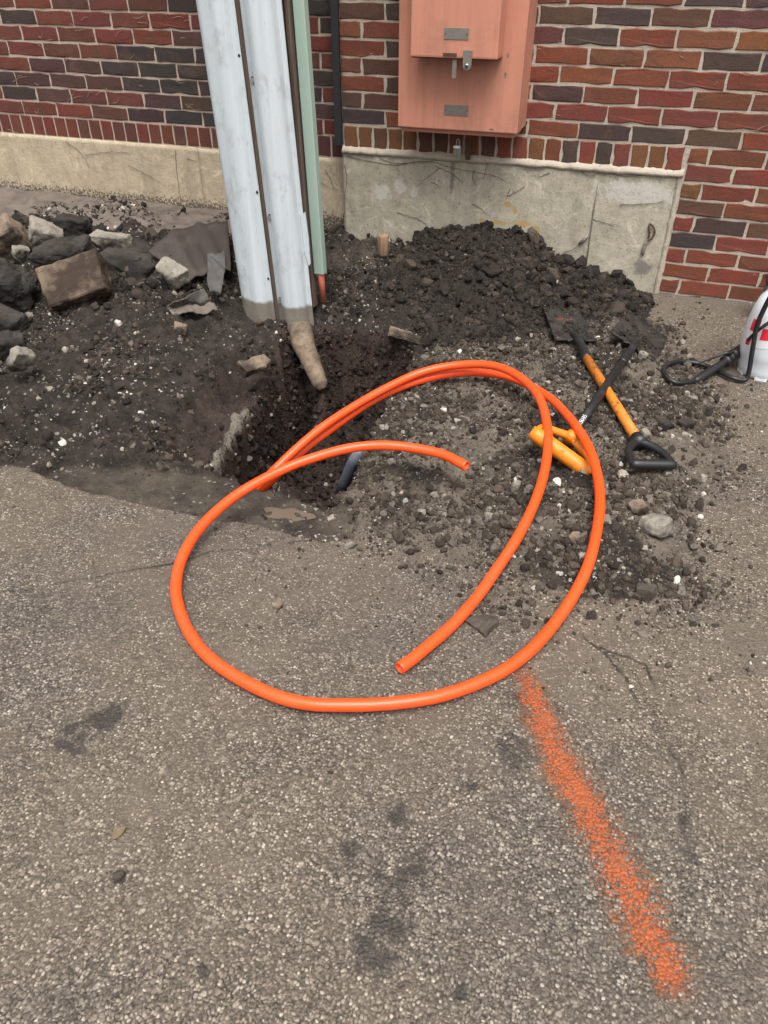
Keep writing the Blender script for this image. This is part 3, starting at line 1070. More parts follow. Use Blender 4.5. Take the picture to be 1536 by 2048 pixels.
tube('hasp_hole', cpath([(c[0], -.3188, c[2]), (c[0], -.3175, c[2])]), .0032, M['hole'], hs, 10)
# padlock hanging on a staple below the cabinet
pk = empty('padlock', tuple(W(915, 300, -.10)))
tag(pk, 'small weathered padlock hanging from a staple under the salmon cabinet', 'padlock')
bm = bmesh.new(); box_bm(bm, -.018, .018, -.009, .009, -.028, .010, .004)
link('lock_body', bm_mesh('lock_body', bm), M['plate'], pk)
bm = bmesh.new(); box_bm(bm, -.017, .012, -.0095, .0095, .008, .017, .003)
link('painted_top', bm_mesh('painted_top', bm), M['white'], pk)
tube('shackle', catmull([(-.007, 0, .012), (-.006, 0, .035), (.0, 0, .044), (.006, 0, .035), (.007, 0, .012)], 6), .0028, M['steel'], pk, 8)
rs = empty('rust_bracket', tuple(W(936, 305, -.05)))
tag(rs, 'short rusty bracket beside the padlock under the salmon cabinet', 'bracket')
bm = bmesh.new(); box_bm(bm, -.011, .011, -.004, .003, -.03, .05, .001); link('plate', bm_mesh('plate', bm), M['rust'], rs)

# ------------------------------------------------------------------ soil pile against the wall
PST = .0045
px_ = np.arange(-.98, .80, PST)
py_ = np.arange(-1.15, .0, PST)
PX, PY = np.meshgrid(px_, py_)
crest = np.interp(PX, [-.98, -.75, -.66, -.55, -.41, -.28, -.16, -.08, .0, .083, .16, .25, .36, .48, .60, .70, .8], [.01, .085, .12, .155, .20, .235, .262, .278, .262, .222, .172, .130, .115, .090, .060, .015, -.05])
footy = np.interp(PX, [-.98, -.7, -.5, -.2, .1, .3, .5, .7], [-.45, -.62, -.76, -.92, -1.0, -.98, -.85, -.55])
ty = np.clip((PY - footy) / (-.13 - footy), 0, 1)
prof = ty ** .85 * (1 - .12 * np.sin(ty * math.pi))
back = sst(.06, -.13, PY) * .12 + .88
hz = -.035 + (crest + .015) * prof * back
wpx, wpy = PX + .01 * fbm(PX, PY, 14, 3, 111), PY + .01 * fbm(PX, PY, 14, 3, 112)
big_ = sst(-.25, .3, fbm(PX, PY, 4, 3, 109))
lump = .034 * fbm(PX, PY, 4.5, 4, 101) + .032 * lumps(wpx, wpy, 7, 15) + .030 * big_ * lumps(wpx, wpy, 12, 11) + .020 * lumps(wpx, wpy, 24, 12) + .011 * lumps(wpx, wpy, 50, 13) + .005 * lumps(wpx, wpy, 95, 14) - .018
hz = hz + lump * np.clip(hz / .06, .0, 1)
base_z = ghz(PX, PY)
edge = np.minimum.reduce([sst(-.98, -.80, PX), sst(.80, .70, PX), sst(-1.15, -1.05, PY)])
pz = np.where(hz > base_z, hz, np.maximum(hz, base_z - .03))
edge = edge * sst(.0, -.05, poly_sd(PX, PY, PIT))
pz = pz * edge + (base_z - .03) * (1 - edge)
PV = np.stack([PX, PY, pz], -1).reshape(-1, 3)
PF = grid_faces(len(px_), len(py_))
pile = link('soil_pile', npmesh('soil_pile', PV, PF), M['soil'])
tag(pile, 'heap of dark dug soil piled against the concrete foundation', 'soil pile')


def phz(x, y):
    ix = np.clip(((np.asarray(x) - px_[0]) / PST).astype(int), 0, len(px_) - 1)
    iy = np.clip(((np.asarray(y) - py_[0]) / PST).astype(int), 0, len(py_) - 1)
    ins = (x > px_[0]) & (x < px_[-1]) & (y > py_[0]) & (y < py_[-1])
    return np.where(ins, pz[iy, ix], -9.)


def surf(x, y):
    x, y = np.asarray(float(x)), np.asarray(float(y))
    return float(max(ghz(x, y), phz(x, y)))


def on_surf(px, py, lift=0.0):
    """the point of the ground or pile that pixel sees, lifted"""
    d = ray(px, py)
    t = 1.0
    while t < 8:
        p = CAM + d * t
        if p[2] <= surf(p[0], p[1]) or p[1] > .0:
            break
        t += .006
    return np.array([p[0], p[1], surf(p[0], min(p[1], -.001)) + lift])


# ------------------------------------------------------------------ loose clods, gravel
def ico(sub):
    bm = bmesh.new()
    bmesh.ops.create_icosphere(bm, subdivisions=sub, radius=1)
    V = np.array([v.co[:] for v in bm.verts])
    F = np.array([[v.index for v in f.verts] for f in bm.faces])
    bm.free()
    return V, F


I1, F1 = ico(1)
I2, F2 = ico(2)
I3, F3 = ico(3)


def templates(V, n, amt, seed):
    rg = np.random.default_rng(seed)
    out = []
    for _ in range(n):
        dirs = rg.normal(size=(9, 3))
        dirs /= np.linalg.norm(dirs, axis=1)[:, None]
        T = V.copy()
        for d in dirs:                                # flatten by random planes: broken faces
            lim = rg.uniform(.4, .9)
            ex = np.maximum(T @ d - lim, 0)
            T = T - ex[:, None] * d * .85
        T *= (1 + rg.normal(0, amt, (len(V), 1)))
        out.append(T)
    return out


T1 = templates(I1, 20, .16, 1)
T2 = templates(I2, 20, .11, 2)
T3 = templates(I3, 12, .05, 3)


def rand_rot(n, rg):
    q = rg.normal(size=(n, 4))
    q /= np.linalg.norm(q, axis=1)[:, None]
    w, x, y, z = q.T
    return np.stack([1 - 2 * (y * y + z * z), 2 * (x * y - z * w), 2 * (x * z + y * w), 2 * (x * y + z * w), 1 - 2 * (x * x + z * z), 2 * (y * z - x * w), 2 * (x * z - y * w), 2 * (y * z + x * w), 1 - 2 * (x * x + y * y)], -1).reshape(n, 3, 3)


def scatter(name, V, F, dens, n, rmin, rmax, power, pal, seed, sink=.55, label=None):
    """n irregular lumps over the faces of a quad mesh, weighted by area and density"""
    rg = np.random.default_rng(seed)
    A, B, C, D = (V[F[:, i]] for i in range(4))
    area = .5 * (np.linalg.norm(np.cross(B - A, C - A), axis=1) + np.linalg.norm(np.cross(C - A, D - A), axis=1))
    wgt = area * dens[F].mean(1)
    wgt = wgt / wgt.sum()
    f = rg.choice(len(F), n, p=wgt)
    u, v = rg.random((2, n, 1))
    P = (A[f] * (1 - u) + B[f] * u) * (1 - v) + (D[f] * (1 - u) + C[f] * u) * v
    N = np.cross(C[f] - A[f], D[f] - B[f])
    N /= np.linalg.norm(N, axis=1)[:, None] + 1e-9
    u = rg.random(n)
    R = rmin * (1 - u * (1 - (rmin / rmax) ** power)) ** (-1 / power)
    sc = R[:, None] * rg.uniform(.7, 1.25, (n, 3))
    P = P + N * (R * (.45 - sink * rg.random(n)))[:, None]
    cum = np.cumsum([p[0] for p in pal])
    ci = np.searchsorted(cum / cum[-1], rg.random(n))
    c0 = np.array([p[1] for p in pal])[ci]
    col = c0 * rg.uniform(.65, 1.35, (n, 1))
    RT = rand_rot(n, rg)
    outV, outF, outC = [], [], []
    off = 0
    for tmpl, faces, sel in ((T1, F1, R <= .0065), (T2, F2, (R > .0065) & (R <= .022)), (T3, F3, R > .022)):
        idx = np.nonzero(sel)[0]
        if not len(idx): continue
        TT = np.stack(tmpl)[rg.integers(0, len(tmpl), len(idx))]
        VV = np.einsum('nij,nkj->nki', RT[idx], TT * sc[idx][:, None, :]) + P[idx][:, None, :]
        k = TT.shape[1]
        outV.append(VV.reshape(-1, 3))
        outF.append((faces[None] + (np.arange(len(idx)) * k)[:, None, None]).reshape(-1, 3) + off)
        outC.append(np.repeat(col[idx], k, 0))
        off += len(idx) * k
    me = npmesh(name, np.concatenate(outV), np.concatenate(outF), None, np.concatenate(outC), False)
    o = link(name, me, M['clod'])
    tag(o, label, kind='stuff')
    return o


DK, DB, BR, GY_, LG, WH = (.023, .019, .0165), (.038, .030, .0245), (.066, .052, .040), (.12, .104, .088), (.24, .215, .18), (.5, .47, .42)
sdp, sds, sdl, sdb, sdle = (gsd[k].ravel() for k in ('pit', 'spoil', 'left', 'bank', 'ledge'))
inpit = sst(-.005, .02, sdp)
xs_, ys_ = GX.ravel(), GY.ravel()
vis = ((ys_ > -2.7) & (xs_ > -2.6)).astype(float)
pile_cover = ((phz(xs_, ys_) > GV[:, 2] + .004)).astype(float)
# pile
pv_up = (PV[:, 2] > ghz(PV[:, 0], PV[:, 1]) - .006).astype(float)
pv_up = pv_up * np.clip(.35 + 1.5 * fbm(PV[:, 0], PV[:, 1], 5, 3, 400), .12, 2)
scatter('soil_clods', PV, PF, pv_up, 26000, .0022, .026, 1.9, [(7, DK), (5, DB), (.8, BR), (.12, GY_), (.05, LG), (.02, WH)], 1, label='dark crumbs and clods of soil covering the dug heap')
scatter('big_clods', PV, PF, (PV[:, 2] > ghz(PV[:, 0], PV[:, 1]) + .02).astype(float) * (.3 + sst(-.2, .1, PV[:, 0])), 170, .014, .042, 1.2, [(5, DK), (5, DB), (2, BR)], 7, label='larger clods lodged in the dug heap')
# spoil spread right of the pit
d = sst(-.10, .12, sds) * (1 - inpit) * (1 - pile_cover) * np.clip(.55 + .9 * fbm(xs_, ys_, 4, 3, 200), .1, 1.5) * vis
scatter('spoil_crumbs', GV, GF, d, 42000, .0019, .018, 1.75, [(4, DB), (6, BR), (2.6, GY_), (.7, LG), (.12, WH)], 2, label='grey and brown crumbs of dug gravel spread right of the pit')
# left gravel
d = sst(-.02, .1, sdl) * (1 - inpit) * (1 - pile_cover) * np.clip(.35 + 1.4 * fbm(xs_, ys_, 2.5, 3, 210), .08, 1.5) * (1 - .7 * sst(0, .05, sdb)) * vis
scatter('loose_gravel', GV, GF, d, 42000, .0020, .020, 1.75, [(5, DK), (5, DB), (3, BR), (1.4, GY_), (.8, LG), (.34, WH)], 3, label='dark soil and pale gravel strewn left of the pit')
# pit walls
d = inpit * vis
scatter('pit_soil_crumbs', GV, GF, d, 16000, .0025, .020, 1.6, [(6, (.016, .0105, .009)), (4, (.028, .019, .016)), (1, BR), (.15, LG)], 4, label='reddish dark soil crumbs lining the pit')
# lumps of soil packed between the rubble
d = sst(-1.15, -1.4, xs_) * sst(-1.15, -.9, ys_) * sst(-.25, -.45, ys_)
scatter('rubble_soil', GV, GF, d, 1500, .006, .034, 1.5, [(6, DK), (4, DB), (1.2, BR), (.1, LG)], 6, label='dark soil lumps packed between the rubble pieces')
# stray bits on the asphalt
d = sst(-.55, .0, sds) * sst(.05, -.02, sds) + .22 * sst(-.5, 0, sdl) * sst(.02, -.02, sdl) + .012
scatter('asphalt_grit', GV, GF, d * (1 - inpit) * sst(-3.6, -3.4, ys_), 2600, .002, .008, 1.8, [(3, DB), (3, BR), (2, GY_), (.6, LG), (.25, WH)], 5, sink=.3, label='small stray crumbs of soil and grit on the asphalt')

# ------------------------------------------------------------------ rubble on the left, single stones
def chunk(name, px, py, z, size, rot, mat, label, cat='rubble', group=None, seed=1, rough=.006, cut=2, at=None, sub=3):
    rg = np.random.default_rng(seed)
    sx, sy, sz = size
    bm = bmesh.new()
    pts = []
    for ix in (-1, 1):
        for iy in (-1, 1):
            for iz in (-1, 1):
                pts.append(np.array([ix * sx, iy * sy, iz * sz]) * .5 * (1 + rg.uniform(-.16, .10, 3)))
    for p in pts: bm.verts.new(p)
    bmesh.ops.convex_hull(bm, input=bm.verts[:])
    for _ in range(cut):
        dn = Vector(rg.normal(size=3)).normalized()
        ext = max(v.co.dot(dn) for v in bm.verts)
        r = bmesh.ops.bisect_plane(bm, geom=bm.verts[:] + bm.edges[:] + bm.faces[:], plane_co=dn * ext * rg.uniform(.62, .85), plane_no=dn, clear_outer=True)
        bmesh.ops.holes_fill(bm, edges=bm.edges[:])
    bmesh.ops.triangulate(bm, faces=bm.faces[:])
    bmesh.ops.bevel(bm, geom=[e for e in bm.edges if len(e.link_faces) == 2 and e.calc_face_angle(0) > .5], offset=min(size) * .06, segments=1, affect='EDGES')
    bmesh.ops.triangulate(bm, faces=bm.faces[:])
    for _ in range(sub):
        es = [e for e in bm.edges if e.calc_length() > max(size) * .09]
        if es: bmesh.ops.subdivide_edges(bm, edges=es, cuts=1)
        bmesh.ops.triangulate(bm, faces=bm.faces[:])
    bm.normal_update()
    from mathutils import noise as mn
    for v in bm.verts:
        q = v.co * 28 + Vector((seed * 3.1, seed * 1.7, 0))
        v.co += v.normal * (rough * mn.noise(q) + rough * .6 * mn.noise(q * 2.7))
    me = bm_mesh(name, bm)
    o = link(name, me, mat)
    me.polygons.foreach_set('use_smooth', [False] * len(me.polygons))
    p = at if at is not None else G(px, py, z)
    o.location = p
    o.rotation_euler = Euler([math.radians(a) for a in rot])
    tag(o, label, cat, group)
    return o


RB = 'broken lumps left of the pole'
chunk('paver_block', 148, 564, .175, (.26, .11, .175), (-42, -14, 30), M['chunk_brown'], 'brown muddy rectangular paver block, largest piece of the rubble', group=RB, seed=3, cut=2, rough=.007)
chunk('concrete_chunk', 92, 472, .225, (.14, .11, .11), (20, 25, 40), M['chunk_pale'], 'pale angular concrete lump topping the rubble at upper left', group=RB, seed=5, cut=3)
chunk('concrete_chunk', 226, 484, .215, (.185, .07, .075), (6, 2, 4), M['chunk_pale'], 'long narrow pale grey concrete piece below the buff foundation', group=RB, seed=8, cut=1)
chunk('concrete_chunk', 343, 548, .165, (.14, .09, .07), (20, 14, -24), M['chunk_pale'], 'pale broken slab corner beside the dark rubber flap', group=RB, seed=12, cut=3)
chunk('slab_piece', 268, 520, .16, (.26, .20, .05), (16, 12, -20), M['chunk_dark'], 'dark soil covered slab lying behind the brown paver block', group=RB, seed=14, cut=2)
chunk('asphalt_lump', 130, 514, .185, (.25, .16, .13), (12, -6, 10), M['chunk_dark'], 'black asphalt lump above the brown paver block', group=RB, seed=16, cut=3, rough=.012)
chunk('asphalt_lump', 145, 462, .215, (.16, .14, .13), (0, 10, 30), M['chunk_dark'], 'black asphalt lump right of the topmost pale concrete lump', group=RB, seed=18, cut=3, rough=.012)
chunk('concrete_chunk', 10, 478, .22, (.16, .14, .15), (25, -30, 35), M['chunk_tan'], 'tan broken concrete piece cut by the left picture edge', group=RB, seed=21, cut=3)
chunk('concrete_chunk', 42, 508, .17, (.075, .06, .06), (10, 20, 60), M['chunk_pale'], 'small pale stone between the tan piece and black lump', group=RB, seed=23, cut=3)
chunk('asphalt_lump', 10, 575, .15, (.22, .17, .17), (15, 10, 20), M['chunk_dark'], 'big dark rounded lump at the left edge of the rubble', group=RB, seed=26, cut=4, rough=.014)
chunk('asphalt_slab', 12, 640, .085, (.20, .10, .06), (10, 8, -10), M['chunk_dark'], 'flat dark asphalt slab below the big lump at left edge', group=RB, seed=29, cut=2)
chunk('concrete_chunk', 42, 722, .075, (.085, .05, .085), (12, 30, 70), M['chunk_pale'], 'grey pointed concrete shard in the gravel, lowest piece at left', group=RB, seed=31, cut=3)
chunk('asphalt_lump', 12, 690, .06, (.13, .11, .08), (8, 12, 40), M['chunk_dark'], 'dark lump behind the pointed grey shard at left edge', group=RB, seed=33, cut=3, rough=.01)
chunk('stone', 361, 656, .055, (.05, .042, .04), (10, 20, 30), M['chunk_tan'], 'small tan stone on the gravel left of the pole foot', 'stone', seed=35, cut=4, rough=.003)
chunk('concrete_shard', 508, 732, .012, (.055, .16, .05), (-12, 34, -22), M['chunk_tan'], 'pale upright shard on the left rim of the pit', 'rubble', seed=38, cut=2)
chunk('asphalt_slab', 815, 672, .012, (.15, .12, .035), (-20, 14, 14), M['chunk_tan'], 'broken asphalt slab jutting over the far right corner of the pit', 'rubble', seed=41, cut=2)
ST = 'single stones on the spoil'
for px, py, s, mt, lb, sd in ((1308, 1062, .036, 'chunk_pale', 'round pale grey stone, largest on the spoil, below the orange shaft spade', 51), (1275, 1022, .024, 'chunk_tan', 'small tan stone just above the largest pale stone', 53), (1334, 950, .012, 'chunk_pale', 'tiny white stone below the black spade grip', 54), (1290, 868, .018, 'chunk_pale', 'white stone beside the black yoke of the spade', 55), (1032, 975, .016, 'chunk_pale', 'white stone between the two orange conduit curves', 56), (1150, 1080, .017, 'chunk_tan', 'tan stone inside the outer orange conduit curve', 57), (1330, 855, .022, 'chunk_dark', 'black clod right of the black spade grip', 58), (1370, 855, .022, 'chunk_dark', 'black clod furthest right of the spade grip', 59), (700, 1093, .016, 'chunk_pale', 'flat pale pebble below the near edge of the pit', 60), (1290, 1190, .024, 'chunk_mud', 'dark earthy lump at the lower edge of the spoil', 61), (962, 1250, .034, 'chunk_mud', 'flat dark mud lump beside the shorter conduit on asphalt', 62), (240, 1755, .010, 'chunk_mud', 'small dark clod alone on the near asphalt at left', 63), (556, 1215, .013, 'chunk_tan', 'small brown clod on the asphalt inside the conduit loop', 65), (1285, 715, .018, 'chunk_pale', 'pale stone against the black shaft spade blade', 67)):
    p = on_surf(px, py)
    flat = .3 if 'flat' in lb else .8
    p[2] += s * flat * .35
    chunk('stone', 0, 0, 0, (2 * s, 1.75 * s, 2 * s * flat), (random.uniform(-10, 10), random.uniform(-10, 10), random.uniform(0, 180)), M[mt], lb, 'stone', ST, sd, s * .13, 9, p, 3)

# ------------------------------------------------------------------ muddy sheet and rubber flaps by the left wall
sheet = empty('ground_sheet', (-2, 0, .16))
tag(sheet, 'muddy brown sheet lying along the foot of the buff foundation', 'sheet')
sx_ = np.arange(-3.3, -1.10, .02)
sv_ = np.linspace(0, 1, 34)
SX, SV = np.meshgrid(sx_, sv_)
wid = .42 + .06 * fbm(SX, SX * 0 + 1.3, 2, 3, 300) - .12 * sst(-1.75, -1.45, SX)
SY = .060 - SV * wid
SZ = .182 - .02 * SV + .012 * fbm(SX, SY, 4, 4, 301) + .010 * np.abs(fbm(SX * .35, SY, 13, 3, 302)) * sst(.05, .3, SV)
SZ = np.maximum(SZ - .05 * sst(.85, 1, SV), ghz(SX, SY) + .006 - .03 * sst(.9, 1, SV))
SZ = np.where(SX > -1.4, np.maximum(SZ, ghz(SX, SY) + .012), SZ)
SV3 = np.stack([SX + 2, SY, SZ - .16], -1).reshape(-1, 3)
link('sheet', npmesh('sheet', SV3, grid_faces(len(sx_), len(sv_))), M['fabric'], sheet)


def strip_surface(name, a_pts, b_pts, mat, parent, thick=.005):
    A, B = catmull(a_pts, 8), catmull(b_pts, 8)
    n = len(A)
    m = 16
    V = []
    for i in range(n):
        for j in range(m):
            t = j / (m - 1)
            p = A[i] * (1 - t) + B[i] * t
            wv = np.array([p[0] + p[1]]), np.array([p[2] * 2 + p[0]])
            V.append(p + np.array([0, 0, .012]) * (perlin(wv[0] * 16, wv[1] * 16, 31)[0] + .5 * perlin(wv[0] * 37, wv[1] * 37, 32)[0]))
    me = npmesh(name, np.array(V), grid_faces(m, n))
    o = link(name, me, mat, parent)
    md = o.modifiers.new('thick', 'SOLIDIFY')
    md.thickness = thick
    return o


def q(px, py, z):
    return tuple(G(px, py, z))


fl = empty('rubber_flap', (0, 0, 0))
tag(fl, 'folded dark grey rubber flaps curling beside the pole foot', 'rubber flap')
strip_surface('upright_flap', [q(414, 505, .25), q(415, 530, .21), q(414, 560, .165), q(420, 585, .125)], [q(450, 505, .25), q(451, 530, .21), q(448, 560, .165), q(442, 588, .12)], M['rubber'], fl)
strip_surface('curled_flap', [q(332, 612, .10), q(370, 594, .14), q(405, 578, .145), q(411, 590, .12)], [q(352, 616, .085), q(390, 608, .10), q(418, 604, .10), q(424, 606, .088)], M['rubber'], fl)
strip_surface('lower_flap', [q(335, 616, .085), q(365, 606, .10), q(395, 612, .09), q(428, 604, .10)], [q(345, 630, .07), q(378, 624, .085), q(402, 630, .07), q(436, 618, .08)], M['fabric'], fl)
strip_surface('back_flap', [q(295, 500, .22), q(345, 462, .25), q(400, 447, .25), q(456, 444, .245)], [q(380, 560, .13), q(405, 550, .14), q(430, 540, .145), q(462, 540, .145)], M['fabric_shaded'], fl)

# ------------------------------------------------------------------ utility pole with riser guards
pole = empty('utility_pole', (-.88, -.66, 0))
tag(pole, 'brown wooden pole clad with two pale metal cable guards and a green strip', 'pole')
PO = np.array([-.88, -.66, 0.0])


def ploc(p):
    return np.array(p, float) - PO


LEAN = -.050            # x offset per metre of height
n = 14
hh = np.linspace(-.5, 3.2, n)
V, F = tube_geo([(LEAN * z * .9, .012 * z, z) for z in hh], .135, 28)
link('shaft', pymesh('shaft', V, F), M['pole'], pole, True)


def guard(name, xc, w, yaw, yfront, z0, z1, mat, dep=.045, fl=.02, ragged=.0, parent=pole):
    prof = [(-w / 2, 0), (-w / 2 + fl * .9, 0), (-w / 2 + fl, -.003), (-w / 2 + fl + .004, -dep * .35), (-w / 2 + fl + .012, -dep * .72), (-w / 2 + fl + .026, -dep * .92), (-w * .16, -dep), (-w * .05, -dep * .99), (w * .05, -dep * .99), (w * .16, -dep),
            (w / 2 - fl - .026, -dep * .92), (w / 2 - fl - .012, -dep * .72), (w / 2 - fl - .004, -dep * .35), (w / 2 - fl, -.003), (w / 2 - fl * .9, 0), (w / 2, 0)]
    ca, sa = math.cos(yaw), math.sin(yaw)
    zz = np.concatenate([np.linspace(z0, z0 + .35, 36), np.linspace(z0 + .38, z1, 60)])
    V, ft = [], []
    for i, z in enumerate(zz):
        for k, (px, py) in enumerate(prof):
            zq = z + (ragged * perlin(np.array([k * .7]), np.array([2.2]), 7)[0] if i == 0 else 0)
            dx = .0012 * perlin(np.array([z * 6]), np.array([k * .3]), 14)[0]
            x = xc + px * ca - py * sa + LEAN * z
            y = yfront + px * sa + py * ca + .012 * z + dx
            V.append(ploc((x, y, zq)))
            ft.append(sst(.17, .0, np.array(zq)) * 1.0)
    me = npmesh(name, np.array(V), grid_faces(len(prof), len(zz)), {'foot': np.array(ft)})
    o = link(name, me, mat, parent)
    md = o.modifiers.new('thick', 'SOLIDIFY')
    md.thickness = .003
    md.offset = 1

    def at(px, z, out=0.0):
        return ploc((xc + px * ca + out * sa + LEAN * z, yfront + px * sa - out * ca + .012 * z, z))
    return o, at, np.array([sa, -ca, 0.0])


g1, at1, n1 = guard('cable_guard', -.958, .180, -.26, -.780, -.02, 3.0, M['guard'], ragged=.012)
g2, at2, n2 = guard('cable_guard', -.774, .150, .12, -.798, -.03, 3.0, M['guard'], ragged=.012)
g1['label'] = 'left pale metal cable guard with mud on its foot'
g2['label'] = 'right pale metal cable guard with bolts along its left edge'
for z in (.98, .52, .18, 1.45, 1.9):
    p = at1(.081, z)
    tube('bolt_hole', [p + n1 * .0038, p - n1 * .002], .006, M['hole'], g1, 10)
for z in (.905, .43, .095, 1.38, 1.85):
    p = at2(-.064, z)
    tube('slot', [p + n2 * .0038 + np.array([0, 0, .008]), p - n2 * .002 + np.array([0, 0, .008])], .0055, M['hole'], g2, 10)
    tube('bolt', [p + n2 * .010, p - n2 * .004], [.0095, .0105], M['steel'], g2, 6, smooth=False)
# torn edge tag on the right guard
V = [at2(.066, .45, .004), at2(.088, .46, .008), at2(.093, .36, .012), at2(.089, .26, .008), at2(.08, .25, .006), at2(.068, .30, .004)]
o = link('bent_tab', pymesh('bent_tab', V, [(0, 1, 2, 3, 4, 5)]), M['guard'], g2)
md = o.modifiers.new('thick', 'SOLIDIFY'); md.thickness = .002
# green strip, its stub, and the old wood moulding beside it
bm = bmesh.new()


def slat(name, x0, x1, y0, y1, z0, z1, mat, lean=LEAN):
    V = []
    for z in (z0, z1):
        for x, y in ((x0, y0), (x1, y0), (x1, y1), (x0, y1)):
            V.append(ploc((x + lean * z, y + .012 * z, z)))
    me = pymesh(name, V, [(0, 3, 2, 1), (4, 5, 6, 7), (0, 1, 5, 4), (1, 2, 6, 5), (2, 3, 7, 6), (3, 0, 4, 7)])
    o = link(name, me, mat, pole)
    md = o.modifiers.new('bev', 'BEVEL'); md.width = .004; md.segments = 3
    return o


slat('green_strip', -.713, -.669, -.72, -.68, .19, 3.0, M['green'], -.032)
a = ploc((-.697, -.70, .24)); b = ploc((-.690, -.70, .07))
tube('pipe_stub', [a, b], .014, M['terracotta'], pole, 14)
slat('wood_moulding', -.736, -.717, -.735, -.69, .05, 3.0, M['pole'], -.035)
# conduit below the right guard, dropping into the pit
cd = tube('conduit_elbow', catmull([ploc(p) for p in ((-.768, -.775, .04), (-.766, -.79, -.01), tuple(G(606, 685, -.035)), tuple(G(616, 709, -.062)), tuple(G(626, 733, -.09)), tuple(G(636, 757, -.118)), tuple(G(645, 779, -.15)))], 8), np.interp(np.arange(49), [0, 12, 44, 48], [.050, .050, .031, .016]) + .003 * perlin(np.arange(49) * .21, np.zeros(49) + .4, 3), M['clay'], pole, 18)

# ------------------------------------------------------------------ wooden handle stuck in the gravel
hp = W(766, 497, -.20)
tool = empty('hand_tool', (hp[0], hp[1], surf(hp[0], hp[1])))
tag(tool, 'short wooden tool handle standing upright in the gravel beside the heap', 'hand tool')
zt = W(766, 468, -.20)[2] - tool.location.z
zm = W(766, 512, -.20)[2] - tool.location.z
lathe('handle', [(.0, zm), (.022, zm), (.0255, zm + .01), (.027, zm + (zt - zm) * .5), (.028, zt - .010), (.0255, zt - .003), (.018, zt), (.0, zt)], 20, M['handle_wood'], tool)
lathe('ferrule', [(.0, -.12), (.013, -.12), (.0135, zm - .003), (.0165, zm - .002), (.0165, zm + .001), (.0, zm + .001)], 18, M['steel'], tool)

